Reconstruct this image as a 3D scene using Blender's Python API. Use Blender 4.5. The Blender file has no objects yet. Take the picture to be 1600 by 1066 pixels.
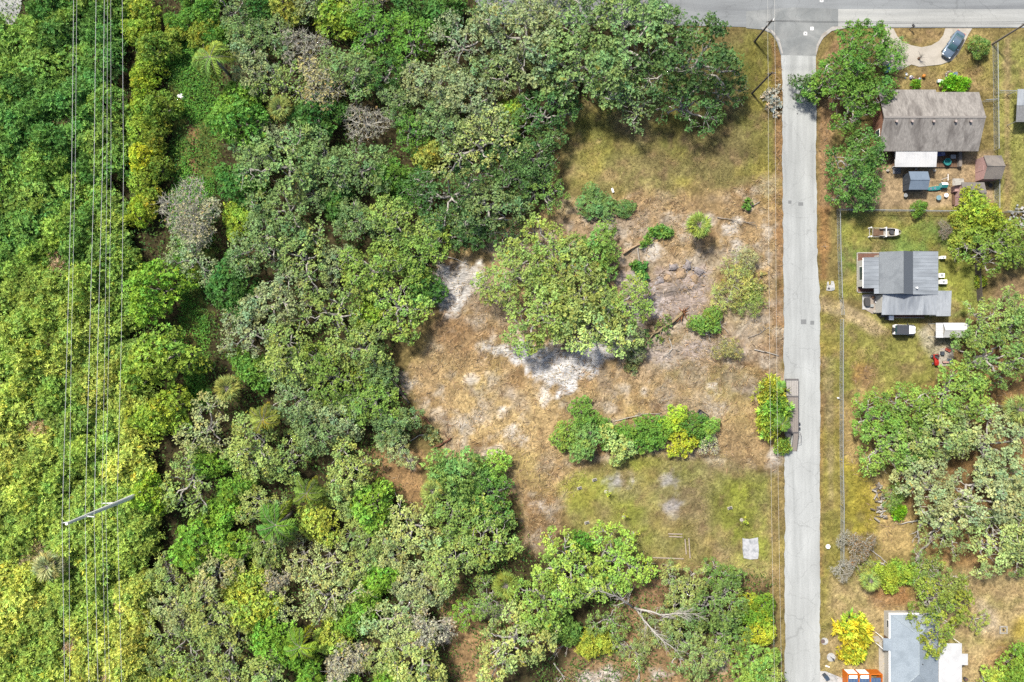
import bpy, math, random
import numpy as np
from mathutils import Vector, Matrix
random.seed(7); RNG = np.random.default_rng(7)
SC = bpy.context.scene
COL = SC.collection

# ------------------------------------------------------------------ camera, sky, sun, exposure
CAM_H = 115.0                      # drone height in metres
S = 172.5 / 1600.0                 # metres on the ground for one pixel of a 1600 px wide picture
cam_data = bpy.data.cameras.new('camera'); cam_data.sensor_width = 36; cam_data.lens = 24
cam_data.clip_end = 6000; cam_data.clip_start = 0.5
cam = bpy.data.objects.new('camera', cam_data); COL.objects.link(cam)
cam.location = (0, 0, CAM_H); cam.rotation_euler = (0, 0, 0)
SC.camera = cam

SUN_EL = math.radians(52); SUN_DIR = Vector((-0.64, 0.77, 0)).normalized()
to_sun = Vector((SUN_DIR.x * math.cos(SUN_EL), SUN_DIR.y * math.cos(SUN_EL), math.sin(SUN_EL)))
world = bpy.data.worlds.new('World'); SC.world = world; world.use_nodes = True
wn = world.node_tree.nodes; wl = world.node_tree.links
bg = wn['Background']; sky = wn.new('ShaderNodeTexSky'); sky.sky_type = 'NISHITA'; sky.sun_disc = False
sky.sun_elevation = SUN_EL; sky.sun_rotation = math.atan2(SUN_DIR.x, SUN_DIR.y)
sky.dust_density = 3.0; sky.air_density = 1.0; sky.ozone_density = 1.0
bg.inputs['Strength'].default_value = 0.10
wl.new(sky.outputs[0], bg.inputs[0])
sun_data = bpy.data.lights.new('sun', 'SUN'); sun_data.energy = 4.4; sun_data.angle = math.radians(6)
sun_data.color = (1.0, 0.94, 0.84)
sun = bpy.data.objects.new('sun', sun_data); COL.objects.link(sun)
sun.rotation_euler = (-to_sun).to_track_quat('-Z', 'Y').to_euler(); sun.location = (0, 0, 200)
vs = SC.view_settings; vs.view_transform = 'Standard'; vs.look = 'None'; vs.gamma = 1.0; vs.use_curve_mapping = False
vs.exposure = 1.04
SC.cycles.max_bounces = 4; SC.cycles.diffuse_bounces = 2; SC.cycles.glossy_bounces = 2
SC.cycles.transmission_bounces = 3; SC.cycles.transparent_max_bounces = 6
SC.cycles.use_denoising = False

# ------------------------------------------------------------------ helpers
def W(px, py, z=0.0):
    k = S * (CAM_H - z) / CAM_H
    return Vector(((px - 800) * k, (533 - py) * k, z))
def PX(x, y):
    return x / S + 800, 533 - y / S
def lin(c):
    c = c / 255.0
    return c / 12.92 if c <= 0.04045 else ((c + 0.055) / 1.055) ** 2.4
KEXP = 2.6                        # display value of a flat sunlit surface = albedo * KEXP (measured from test renders)
def D(r, g, b, k=KEXP):            # albedo of a surface that shows as this colour in full light
    return tuple(min(0.82, lin(v) / k) for v in (r, g, b))
def DL(r, g, b):                   # leaves: much of a crown's light is lost between them
    q = D(r, g, b, 1.22); return (q[0] * 0.965, q[1] * 0.97, q[2] * 0.95)

def tag(o, label=None, cat=None, group=None, kind=None):
    if label: o['label'] = label
    if cat: o['category'] = cat
    if group: o['group'] = group
    if kind: o['kind'] = kind
    return o
def T(name, label, cat, loc=(0, 0, 0), rz=0.0, group=None):
    o = bpy.data.objects.new(name, None); COL.objects.link(o)
    o.location = loc; o.rotation_euler = (0, 0, rz); o.empty_display_size = 0.3
    return tag(o, label, cat, group)

class MB:
    def __init__(s): s.v = []; s.f = []
    def add(s, vs_, fs):
        n = len(s.v); s.v.extend([tuple(v) for v in vs_]); s.f.extend([tuple(i + n for i in f) for f in fs]); return s
    def box(s, x0, x1, y0, y1, z0, z1):
        v = [(x, y, z) for z in (z0, z1) for y in (y0, y1) for x in (x0, x1)]
        return s.add(v, [(0, 2, 3, 1), (4, 5, 7, 6), (0, 1, 5, 4), (2, 6, 7, 3), (0, 4, 6, 2), (1, 3, 7, 5)])
    def obox(s, c, sx, sy, sz, rz=0, tilt=(0, 0)):
        m = Matrix.Translation(c) @ Matrix.Rotation(rz, 4, 'Z') @ Matrix.Rotation(tilt[0], 4, 'X') @ Matrix.Rotation(tilt[1], 4, 'Y')
        v = [m @ Vector((x * sx / 2, y * sy / 2, z * sz / 2)) for z in (-1, 1) for y in (-1, 1) for x in (-1, 1)]
        return s.add(v, [(0, 2, 3, 1), (4, 5, 7, 6), (0, 1, 5, 4), (2, 6, 7, 3), (0, 4, 6, 2), (1, 3, 7, 5)])
    def prism(s, pts, z0, z1):
        n = len(pts); a = sum(pts[i][0] * pts[(i + 1) % n][1] - pts[(i + 1) % n][0] * pts[i][1] for i in range(n))
        if a < 0: pts = pts[::-1]
        v = [(p[0], p[1], z0) for p in pts] + [(p[0], p[1], z1) for p in pts]
        f = [tuple(range(n - 1, -1, -1)), tuple(range(n, 2 * n))]
        f += [(i, (i + 1) % n, n + (i + 1) % n, n + i) for i in range(n)]
        return s.add(v, f)
    def slab(s, quad, t):            # a sloping sheet given by corner points (counter-clockwise from above), thickness t
        n = len(quad); q = [Vector(p) for p in quad]
        v = q + [p - Vector((0, 0, t)) for p in q]
        f = [tuple(range(n)), tuple(range(2 * n - 1, n - 1, -1))] + [(i, n + i, n + (i + 1) % n, (i + 1) % n) for i in range(n)]
        return s.add(v, f)
    def tube(s, pts, rad, seg=6, cap=True):
        pts = [Vector(p) for p in pts]; n = len(pts)
        if not hasattr(rad, '__len__'): rad = [rad] * n
        base = len(s.v); up = Vector((0, 0, 1))
        for i, p in enumerate(pts):
            d = (pts[min(i + 1, n - 1)] - pts[max(i - 1, 0)])
            if d.length < 1e-6: d = Vector((0, 0, 1))
            d.normalize(); a = d.cross(up)
            if a.length < 0.05: a = d.cross(Vector((1, 0, 0)))
            a.normalize(); b = d.cross(a)
            for k in range(seg):
                t = 2 * math.pi * k / seg
                s.v.append(tuple(p + (a * math.cos(t) + b * math.sin(t)) * rad[i]))
        for i in range(n - 1):
            for k in range(seg):
                k2 = (k + 1) % seg
                s.f.append((base + i * seg + k, base + i * seg + k2, base + (i + 1) * seg + k2, base + (i + 1) * seg + k))
        if cap:
            s.f.append(tuple(base + k for k in range(seg))[::-1]); s.f.append(tuple(base + (n - 1) * seg + k for k in range(seg)))
        return s
    def cyl(s, c, r, h, seg=16, r2=None):
        return s.tube([c, (c[0], c[1], c[2] + h)], [r, r if r2 is None else r2], seg)
    def mesh(s, name, smooth=False):
        m = bpy.data.meshes.new(name); m.from_pydata(s.v, [], s.f)
        if smooth: m.polygons.foreach_set('use_smooth', [True] * len(m.polygons))
        m.update(); return m
    def build(s, name, mat, parent=None, smooth=False, label=None):
        o = bpy.data.objects.new(name, s.mesh(name, smooth)); COL.objects.link(o)
        o.data.materials.append(mat)
        if parent: o.parent = parent
        if label: o['label'] = label
        return o

# value noise on arrays
def vnoise(x, y, scale, seed=0):
    x = np.asarray(x) / scale + seed * 17.31; y = np.asarray(y) / scale - seed * 9.17
    xi = np.floor(x).astype(np.int64); yi = np.floor(y).astype(np.int64); fx = x - xi; fy = y - yi
    fx = fx * fx * (3 - 2 * fx); fy = fy * fy * (3 - 2 * fy)
    def h(a, b):
        n = (a * 374761393 + b * 668265263 + seed * 69069) & 0x7fffffff
        n = ((n ^ (n >> 13)) * 1274126177) & 0x7fffffff
        return ((n ^ (n >> 16)) & 0xffff) / 65535.0
    return (h(xi, yi) * (1 - fx) + h(xi + 1, yi) * fx) * (1 - fy) + (h(xi, yi + 1) * (1 - fx) + h(xi + 1, yi + 1) * fx) * fy
def fbm(x, y, scale, seed=0, oct=3):
    t = 0; a = 1; s_ = 0
    for i in range(oct):
        t = t + a * vnoise(x, y, scale / 2 ** i, seed + i * 5); s_ += a; a *= 0.55
    return t / s_
def poly_sd(px, py, poly):           # signed distance in pixels, positive inside
    px = np.asarray(px, float); py = np.asarray(py, float)
    d = np.full(px.shape, 1e9); ins = np.zeros(px.shape, bool); n = len(poly)
    for i in range(n):
        x0, y0 = poly[i]; x1, y1 = poly[(i + 1) % n]
        ex, ey = x1 - x0, y1 - y0; L = ex * ex + ey * ey + 1e-9
        t = np.clip(((px - x0) * ex + (py - y0) * ey) / L, 0, 1)
        d = np.minimum(d, np.hypot(px - x0 - t * ex, py - y0 - t * ey))
        c = ((y0 > py) != (y1 > py)) & (px < (x1 - x0) * (py - y0) / (y1 - y0 + 1e-12) + x0)
        ins ^= c
    return np.where(ins, d, -d)
def ell(cx, cy, rx, ry=None, n=14):
    ry = ry or rx
    return [(cx + rx * math.cos(2 * math.pi * i / n), cy + ry * math.sin(2 * math.pi * i / n)) for i in range(n)]

# ------------------------------------------------------------------ materials
MATS = {}
def mat(name, col, rough=0.8, var=0.15, scale=3.0, bump=0.0, metal=0.0, spec=0.3, stretch=None, dirt=None, dirt_scale=0.5, coat=0.0):
    if name in MATS: return MATS[name]
    m = bpy.data.materials.new(name); m.use_nodes = True; nt = m.node_tree; N = nt.nodes; L = nt.links
    b = N['Principled BSDF']; b.inputs['Roughness'].default_value = rough; b.inputs['Metallic'].default_value = metal
    b.inputs['Specular IOR Level'].default_value = spec; b.inputs['Coat Weight'].default_value = coat
    tc = N.new('ShaderNodeTexCoord'); mp = N.new('ShaderNodeMapping'); L.new(tc.outputs['Object'], mp.inputs[0])
    if stretch: mp.inputs['Scale'].default_value = stretch
    nz = N.new('ShaderNodeTexNoise'); nz.inputs['Scale'].default_value = scale; nz.inputs['Detail'].default_value = 6
    L.new(mp.outputs[0], nz.inputs['Vector'])
    r = N.new('ShaderNodeMapRange'); r.inputs[1].default_value = 0.25; r.inputs[2].default_value = 0.75
    r.inputs[3].default_value = 1 - var; r.inputs[4].default_value = 1 + var
    L.new(nz.outputs[0], r.inputs[0])
    mx = N.new('ShaderNodeMix'); mx.data_type = 'RGBA'; mx.blend_type = 'MULTIPLY'; mx.inputs[0].default_value = 1
    mx.inputs[6].default_value = (*col, 1); L.new(r.outputs[0], mx.inputs[7])
    out = mx.outputs[2]
    if dirt:
        n2 = N.new('ShaderNodeTexNoise'); n2.inputs['Scale'].default_value = dirt_scale; n2.inputs['Detail'].default_value = 5
        n2.inputs['Distortion'].default_value = 0.6
        L.new(mp.outputs[0], n2.inputs['Vector'])
        r2 = N.new('ShaderNodeMapRange'); r2.inputs[1].default_value = 0.45; r2.inputs[2].default_value = 0.75; L.new(n2.outputs[0], r2.inputs[0])
        m2 = N.new('ShaderNodeMix'); m2.data_type = 'RGBA'; L.new(r2.outputs[0], m2.inputs[0]); L.new(out, m2.inputs[6])
        m2.inputs[7].default_value = (*dirt, 1); out = m2.outputs[2]
    L.new(out, b.inputs['Base Color'])
    if bump:
        bp = N.new('ShaderNodeBump'); bp.inputs['Strength'].default_value = bump; bp.inputs['Distance'].default_value = 0.05
        L.new(nz.outputs[0], bp.inputs['Height']); L.new(bp.outputs[0], b.inputs['Normal'])
    MATS[name] = m; return m

def leaf_mat(name, trans=0.3, rough=0.55, spec=0.25):
    m = bpy.data.materials.new(name); m.use_nodes = True; nt = m.node_tree; N = nt.nodes; L = nt.links
    b = N['Principled BSDF']; b.inputs['Roughness'].default_value = rough; b.inputs['Specular IOR Level'].default_value = spec
    oi = N.new('ShaderNodeObjectInfo'); at = N.new('ShaderNodeAttribute'); at.attribute_name = 'tint'
    mx = N.new('ShaderNodeMix'); mx.data_type = 'RGBA'; mx.blend_type = 'MULTIPLY'; mx.inputs[0].default_value = 1
    L.new(oi.outputs['Color'], mx.inputs[6]); L.new(at.outputs['Color'], mx.inputs[7]); L.new(mx.outputs[2], b.inputs['Base Color'])
    tr = N.new('ShaderNodeBsdfTranslucent')
    m2 = N.new('ShaderNodeMix'); m2.data_type = 'RGBA'; m2.blend_type = 'MULTIPLY'; m2.inputs[0].default_value = 1
    m2.inputs[7].default_value = (1.1, 1.2, 0.5, 1); L.new(mx.outputs[2], m2.inputs[6]); L.new(m2.outputs[2], tr.inputs[0])
    ms = N.new('ShaderNodeMixShader'); ms.inputs[0].default_value = trans
    L.new(b.outputs[0], ms.inputs[1]); L.new(tr.outputs[0], ms.inputs[2]); L.new(ms.outputs[0], N['Material Output'].inputs[0])
    return m
LEAF = leaf_mat('leaf', 0.22, 0.6, 0.12); GRASSM = leaf_mat('grass_blade', 0.2, 0.8, 0.1)
BARK = mat('bark', (0.20, 0.18, 0.155), 0.9, 0.35, 2.5, 0.4)
BARK_PALE = mat('bark_pale', (0.27, 0.255, 0.23), 0.9, 0.3, 3.0, 0.3)
BARK_DARK = mat('bark_dark', (0.09, 0.075, 0.06), 0.9, 0.35, 3.0, 0.4)

def road_mat(name, col, worn, stretch=(1, .08, 1), axis='x', tracks=None):
    m = bpy.data.materials.new(name); m.use_nodes = True; nt = m.node_tree; N = nt.nodes; L = nt.links
    b = N['Principled BSDF']; b.inputs['Roughness'].default_value = .9; b.inputs['Specular IOR Level'].default_value = .2
    tc = N.new('ShaderNodeTexCoord'); mp = N.new('ShaderNodeMapping'); mp.inputs['Scale'].default_value = stretch; L.new(tc.outputs['Object'], mp.inputs[0])
    def nz(scale, src, d=0, lo=.35, hi=.65, a=.9, b_=1.1):
        n = N.new('ShaderNodeTexNoise'); n.inputs['Scale'].default_value = scale; n.inputs['Detail'].default_value = 6; n.inputs['Distortion'].default_value = d; L.new(src, n.inputs['Vector'])
        r = N.new('ShaderNodeMapRange'); r.inputs[1].default_value = lo; r.inputs[2].default_value = hi; r.inputs[3].default_value = a; r.inputs[4].default_value = b_; L.new(n.outputs[0], r.inputs[0]); return r.outputs[0]
    def mul(a, c):
        q = N.new('ShaderNodeMath'); q.operation = 'MULTIPLY'; L.new(a, q.inputs[0]); L.new(c, q.inputs[1]); return q.outputs[0]
    f = mul(nz(1.6, mp.outputs[0], .3, a=.93, b_=1.06), nz(.12, tc.outputs['Object'], .5, a=.93, b_=1.07)); f = mul(f, nz(5, tc.outputs['Object'], 0, a=.94, b_=1.05))
    vo = N.new('ShaderNodeTexVoronoi'); vo.feature = 'DISTANCE_TO_EDGE'; vo.inputs['Scale'].default_value = .22
    wn_ = N.new('ShaderNodeTexNoise'); wn_.inputs['Scale'].default_value = .9; wn_.inputs['Detail'].default_value = 4; L.new(tc.outputs['Object'], wn_.inputs['Vector'])
    va = N.new('ShaderNodeVectorMath'); va.operation = 'MULTIPLY_ADD'; va.inputs[1].default_value = (1.6, 1.6, 0); L.new(wn_.outputs['Color'], va.inputs[0]); L.new(tc.outputs['Object'], va.inputs[2]); L.new(va.outputs[0], vo.inputs['Vector'])
    cr = N.new('ShaderNodeMapRange'); cr.inputs[1].default_value = 0; cr.inputs[2].default_value = .012; cr.inputs[3].default_value = .8; cr.inputs[4].default_value = 1; L.new(vo.outputs[0], cr.inputs[0]); f = mul(f, cr.outputs[0])
    mx = N.new('ShaderNodeMix'); mx.data_type = 'RGBA'; mx.inputs[6].default_value = (*col, 1); mx.inputs[7].default_value = (*worn, 1); L.new(nz(.35, mp.outputs[0], .8, .45, .7, 0, 1), mx.inputs[0])
    m2 = N.new('ShaderNodeMix'); m2.data_type = 'RGBA'; m2.blend_type = 'MULTIPLY'; m2.inputs[0].default_value = 1; L.new(mx.outputs[2], m2.inputs[6]); L.new(f, m2.inputs[7]); L.new(m2.outputs[2], b.inputs['Base Color'])
    return m

def quads_object(name, C, Dr, Nn, Ln, Wd, tint, material, bend=0.0):
    """many small leaf or blade shaped faces as one mesh"""
    n = len(C)
    Dr = Dr / (np.linalg.norm(Dr, axis=1, keepdims=True) + 1e-9)
    Sd = np.cross(Dr, Nn); Sd /= (np.linalg.norm(Sd, axis=1, keepdims=True) + 1e-9)
    Nt = np.cross(Sd, Dr)
    Ln = np.asarray(Ln).reshape(-1, 1); Wd = np.asarray(Wd).reshape(-1, 1)
    v = np.empty((n, 4, 3), np.float32)
    v[:, 0] = C - Dr * Ln * 0.5 - Nt * Ln * bend
    v[:, 1] = C - Sd * Wd * 0.5 + Dr * Ln * 0.05
    v[:, 2] = C + Dr * Ln * 0.5 - Nt * Ln * bend
    v[:, 3] = C + Sd * Wd * 0.5 + Dr * Ln * 0.05
    me = bpy.data.meshes.new(name)
    me.vertices.add(n * 4); me.vertices.foreach_set('co', v.reshape(-1))
    me.loops.add(n * 4); me.loops.foreach_set('vertex_index', np.arange(n * 4, dtype=np.int32))
    me.polygons.add(n); me.polygons.foreach_set('loop_start', np.arange(n, dtype=np.int32) * 4)
    me.update(calc_edges=True)
    a = me.color_attributes.new('tint', 'FLOAT_COLOR', 'POINT')
    t = np.ones((n, 4, 4), np.float32); t[:, :, :3] = np.asarray(tint, np.float32)[:, None, :]
    a.data.foreach_set('color', t.reshape(-1))
    me.materials.append(material)
    return me
def unit(v): return v / (np.linalg.norm(v, axis=-1, keepdims=True) + 1e-9)
def obj(name, me, parent=None, color=None):
    o = bpy.data.objects.new(name, me); COL.objects.link(o)
    if parent: o.parent = parent
    if color: o.color = (*color, 1)
    return o
# ------------------------------------------------------------------ ground: one sheet to the horizon
xs = np.arange(-98, 98.01, 0.4); ys = np.arange(-68, 68.01, 0.4)
ext = np.array([4, 10, 22, 45, 90, 180, 400, 900, 2200.0])
xs = np.concatenate([-98 - ext[::-1], xs, 98 + ext]); ys = np.concatenate([-68 - ext[::-1], ys, 68 + ext])
GX, GY = np.meshgrid(xs, ys); gx = GX.ravel(); gy = GY.ravel(); gpx, gpy = PX(gx, gy)
n1 = fbm(gx, gy, 9, 1, 4); n2 = fbm(gx, gy, 2.2, 2, 3); n3 = fbm(gx, gy, 30, 3, 2)
n4 = fbm(gx, gy, 0.9, 4, 2); wob = (n1 - 0.5) * 40 + (n2 - 0.5) * 26; wobf = (n2 - .5) * 26 + (n4 - .5) * 22
gcol = np.zeros((len(gx), 3)) + np.array(D(140, 124, 80))
DENS = {}
def paint(rgb, poly, feather=10, k=1.0, wk=1.0, store=None):
    global gcol
    sd = poly_sd(gpx, gpy, poly) + (wob * wk if wk >= 0 else (wob * .45 + wobf) * -wk)
    m = np.clip((sd + feather) / (2 * feather), 0, 1); m = m * m * (3 - 2 * m) * k
    gcol = gcol * (1 - m[:, None]) + np.array(D(*rgb)) * m[:, None]
    if store: DENS[store] = np.maximum(DENS.get(store, 0), m)
    return m
FOREST = [(-60, -60), (1060, -60), (1060, 20), (1100, 120), (960, 180), (880, 150), (870, 290), (830, 330), (770, 370), (690, 395), (660, 520),
          (610, 560), (670, 690), (600, 700), (650, 800), (700, 720), (800, 720), (820, 850), (960, 850), (1060, 890), (1205, 900), (1205, 1120), (-60, 1120)]
paint((84, 76, 52), FOREST, 12, store='forest')
paint((150, 135, 85), [(1215, 40), (1700, 40), (1700, 1120), (1215, 1120)], 10)
# north lot
NLOT = [(880, 150), (960, 170), (1100, 60), (1215, 45), (1220, 320), (1100, 300), (960, 320), (880, 300)]
paint((156, 148, 94), NLOT, 14, store='drylawn')
paint((124, 126, 62), ell(930, 215, 50, 38), 20, 0.7)
paint((134, 132, 64), ell(1185, 110, 40, 60), 25, 0.8)
paint((140, 136, 70), ell(1195, 210, 22, 60), 18, 0.7)
paint((112, 114, 56), ell(1050, 195, 80, 20), 16, 0.7)
paint((158, 138, 112), ell(985, 190, 26, 34), 20, 0.7)
paint((126, 112, 80), ell(1080, 240, 90, 40), 26, 0.6)
# straw covered clearing
CLEAR = [(690, 385), (760, 400), (860, 320), (980, 300), (1090, 300), (1215, 285), (1222, 740), (1170, 730), (1000, 700), (890, 730), (880, 800), (885, 860),
         (820, 875), (815, 790), (700, 715), (690, 690), (640, 600), (660, 560), (680, 480)]
paint((196, 168, 124), CLEAR, 12, store='straw')
paint((212, 186, 132), [(700, 560), (860, 610), (1180, 600), (1200, 660), (880, 640), (820, 730), (720, 700)], 25, 0.7)
paint((180, 152, 112), [(960, 310), (1210, 290), (1210, 420), (980, 380)], 25, 0.6)
paint((160, 122, 84), ell(1195, 620, 18, 80), 14, 0.8, store='leaves')
paint((150, 120, 88), [(690, 400), (740, 390), (760, 520), (700, 560), (670, 520)], 18, 0.7)
paint((150, 126, 94), [(820, 760), (880, 800), (880, 865), (820, 870)], 10, 0.9)
paint((165, 150, 70), ell(1130, 450, 60, 60), 24, 0.5)
paint((190, 174, 154), [(990, 400), (1110, 410), (1200, 500), (1190, 560), (1000, 600), (980, 520)], 26, .6)
paint((178, 156, 132), [(770, 380), (880, 330), (1000, 330), (980, 400), (800, 420)], 20, .6)
paint((150, 150, 84), ell(1150, 600, 50, 30), 22, .5); paint((158, 150, 86), ell(1090, 585, 60, 16), 16, .5)
# trails through the wood
paint((184, 150, 106), [(545, 690), (610, 700), (660, 700), (655, 790), (640, 790), (570, 745)], 9, store='leaves')
paint((182, 150, 108), [(660, 890), (700, 890), (770, 1000), (790, 1090), (720, 1090), (690, 970)], 9, store='leaves')
paint((178, 148, 108), [(900, 1020), (1000, 1010), (1200, 1000), (1200, 1090), (860, 1090)], 14, store='leaves')
paint((174, 142, 106), [(960, 890), (1050, 880), (1040, 1010), (960, 1010)], 14, 0.9, store='leaves')
paint((150, 116, 84), [(780, 910), (840, 920), (900, 1010), (780, 1000)], 14, 0.7)
paint((150, 128, 90), [(1000, 870), (1080, 880), (1200, 880), (1190, 930), (1060, 900)], 12, 0.9, store='leaves')
# pale sand and bared soil
def sand(poly, rgb=(240, 236, 230), f=6, k=1.0, wk=0.55): paint(rgb, poly, f + 2, k, -1.0 if len(poly) != 14 else -0.75, store='sand')
sand([(682, 425), (745, 415), (750, 440), (720, 490), (678, 490), (670, 455)])
sand([(806, 535), (880, 545), (960, 530), (972, 562), (945, 580), (915, 585), (885, 625), (865, 622), (860, 608), (812, 582)], (238, 236, 234), 5)
sand([(758, 538), (805, 540), (835, 545), (830, 566), (765, 560)], (232, 230, 228), 4)
sand([(965, 425), (1010, 430), (1095, 420), (1105, 470), (1085, 500), (1020, 505), (975, 480)], (196, 180, 170), 8)
sand([(985, 535), (1145, 525), (1155, 550), (1080, 565), (1000, 560)], (198, 184, 174), 8)
sand([(990, 440), (1010, 440), (1030, 490), (1000, 520)], (200, 196, 200), 6, 0.8)
for x, y, a, b in [(855, 620, 10, 14), (770, 705, 12, 7), (720, 665, 14, 6), (815, 690, 8, 14), (640, 600, 8, 8), (800, 680, 7, 10), (735, 600, 5, 8), (985, 750, 12, 10), (1050, 748, 20, 10), (970, 755, 13, 12),
                   (845, 785, 8, 14), (1145, 355, 14, 12), (1150, 395, 8, 22), (950, 345, 9, 14), (1105, 345, 9, 8), (1020, 395, 14, 8), (1175, 590, 14, 8), (1120, 600, 10, 6), (640, 720, 8, 5),
                   (785, 640, 10, 6), (750, 640, 6, 8), (1000, 790, 10, 20), (1210, 720, 10, 26), (940, 1058, 30, 8), (1030, 1055, 14, 8), (1120, 1030, 12, 16), (700, 985, 8, 26), (770, 955, 26, 8), (1010, 610, 12, 4)]:
    sand(ell(x, y, a, b), (236, 228, 216), 5, 0.85, 0.5)
# south lawn of the lot
LAWN = [(885, 765), (970, 725), (1100, 715), (1215, 745), (1222, 905), (1150, 885), (1010, 872), (900, 862)]
paint((180, 176, 112), LAWN, 14, store='lawn')
for x, y, a, b in [(915, 775, 40, 28), (975, 800, 34, 22), (1000, 830, 20, 16), (1145, 800, 44, 40), (1185, 850, 30, 30), (1160, 760, 34, 20), (990, 725, 40, 8)]:
    paint((164, 172, 72), ell(x, y, a, b), 16, 0.8, store='lawn')
for x, y, a, b in [(1070, 800, 50, 40), (945, 800, 14, 12), (1050, 765, 60, 12), (1140, 730, 40, 10), (1100, 860, 40, 14)]:
    paint((158, 138, 108), ell(x, y, a, b), 16, 0.7)
for x, y, a, b in [(968, 752, 12, 12), (1048, 750, 18, 11), (1052, 788, 10, 18)]: sand(ell(x, y, a, b), (206, 202, 200), 5, 0.9, 0.5)
# verges
paint((170, 132, 92), [(1206, 60), (1225, 90), (1225, 560), (1212, 560), (1214, 300)], 5, 0.9, 0.35, store='leaves')
paint((178, 146, 108), [(1272, 110), (1300, 60), (1330, 60), (1330, 140), (1300, 230), (1312, 300), (1300, 330), (1276, 330)], 7, 0.95, 0.4, store='leaves')
paint((168, 128, 84), [(1276, 320), (1300, 320), (1292, 440), (1280, 440)], 6, 0.8, 0.4, store='leaves')
paint((165, 156, 84), [(1281, 440), (1312, 440), (1316, 1000), (1281, 1000)], 6, 0.9, 0.3, store='lawn')
paint((178, 140, 98), [(1280, 540), (1288, 540), (1286, 900), (1280, 900)], 4, 0.7, 0.3)
paint((178, 160, 128), [(1288, 560), (1300, 560), (1304, 800), (1294, 800)], 4, 0.6, 0.3)
paint((172, 150, 98), [(1200, 740), (1226, 740), (1226, 950), (1205, 950)], 5, 0.8, 0.3, store='lawn')
# the houses' yards
paint((190, 166, 130), [(1368, 236), (1553, 236), (1553, 330), (1312, 330), (1300, 270)], 8, 0.95, 0.6)
paint((178, 158, 106), [(1400, 100), (1478, 100), (1500, 46), (1553, 46), (1553, 142), (1385, 142)], 8, 0.9, 0.6, store='drylawn')
paint((160, 156, 80), [(1490, 75), (1545, 70), (1548, 130), (1500, 110)], 14, 0.7, store='lawn')
paint((166, 142, 98), [(1394, 44), (1478, 44), (1470, 66), (1437, 74), (1406, 64)], 4, 0.9, 0.3, store='drylawn')
paint((138, 112, 80), ell(1520, 110, 12, 10), 8, 0.8, 0.5)
paint((164, 164, 92), [(1558, 60), (1700, 60), (1700, 330), (1558, 330)], 8, 0.95, 0.4, store='lawn')
paint((190, 166, 124), [(1570, 60), (1580, 60), (1578, 330), (1568, 330)], 4, 0.8, 0.3)
paint((134, 150, 80), [(1312, 332), (1530, 332), (1530, 480), (1490, 500), (1400, 480), (1345, 470), (1312, 460)], 8, 0.95, 0.6, store='lawn')
paint((116, 142, 66), [(1314, 400), (1340, 395), (1342, 460), (1314, 462)], 8, 0.8, 0.4, store='lawn')
paint((126, 152, 78), ell(1440, 370, 50, 26), 14, 0.85, store='lawn')
paint((152, 136, 92), ell(1378, 350, 26, 14), 10, 0.8); paint((152, 136, 92), ell(1370, 382, 22, 8), 8, 0.6)
paint((160, 166, 76), ell(1500, 440, 24, 40), 14, 0.8, store='lawn')
paint((164, 162, 88), [(1314, 480), (1400, 500), (1470, 525), (1540, 540), (1540, 600), (1400, 620), (1330, 640), (1316, 640)], 10, 0.95, 0.6, store='lawn')
paint((214, 192, 150), [(1282, 462), (1300, 465), (1350, 488), (1392, 520), (1370, 526), (1330, 502), (1282, 484)], 5, 0.95, 0.25)
paint((206, 186, 150), [(1284, 478), (1300, 480), (1312, 490), (1300, 488)], 3, 0.85, 0.3)
paint((168, 120, 86), ell(1352, 585, 15, 18), 8, 0.75, 0.6, store='leaves')
paint((206, 196, 176), [(1455, 505), (1490, 535), (1490, 570), (1455, 560), (1440, 520)], 8, 0.8, 0.6)
paint((206, 180, 122), [(1314, 620), (1350, 610), (1340, 680), (1400, 770), (1440, 860), (1380, 870), (1350, 760), (1316, 700)], 10, 0.9, 0.6, store='leaves')
paint((186, 172, 72), [(1318, 720), (1350, 730), (1372, 790), (1370, 830), (1318, 840)], 10, 0.9, 0.6, store='lawn')
paint((160, 126, 84), [(1350, 640), (1460, 590), (1530, 500), (1640, 470), (1640, 900), (1470, 890), (1430, 800)], 12, 0.85, 0.8, store='leaves')
paint((200, 178, 130), [(1300, 905), (1420, 880), (1600, 900), (1700, 1120), (1282, 1120), (1286, 960)], 12, 0.9, 0.6, store='drylawn')
paint((164, 116, 74), ell(1400, 930, 32, 20), 12, 0.8, 0.6, store='leaves')
paint((168, 128, 82), ell(1580, 1030, 30, 30), 12, 0.7, 0.6, store='leaves')
paint((206, 190, 166), [(1520, 930), (1560, 950), (1560, 990), (1530, 980)], 10, 0.7, 0.7)
paint((196, 176, 66), ell(1594, 985, 14, 20), 10, 0.7, 0.6)
paint((168, 142, 110), ell(1580, 470, 40, 40), 14, 0.8, 0.6)
# path along the power line
paint((112, 128, 62), [(262, 60), (340, 60), (340, 300), (320, 460), (330, 640), (290, 640), (285, 470), (268, 300)], 10, 0.9, 0.5, store='vines')
paint((160, 122, 90), [(290, 130), (304, 130), (308, 300), (296, 300)], 7, 0.8, 0.5)
paint((150, 118, 84), [(285, 520), (302, 520), (300, 640), (288, 640)], 7, 0.7, 0.5)
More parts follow.
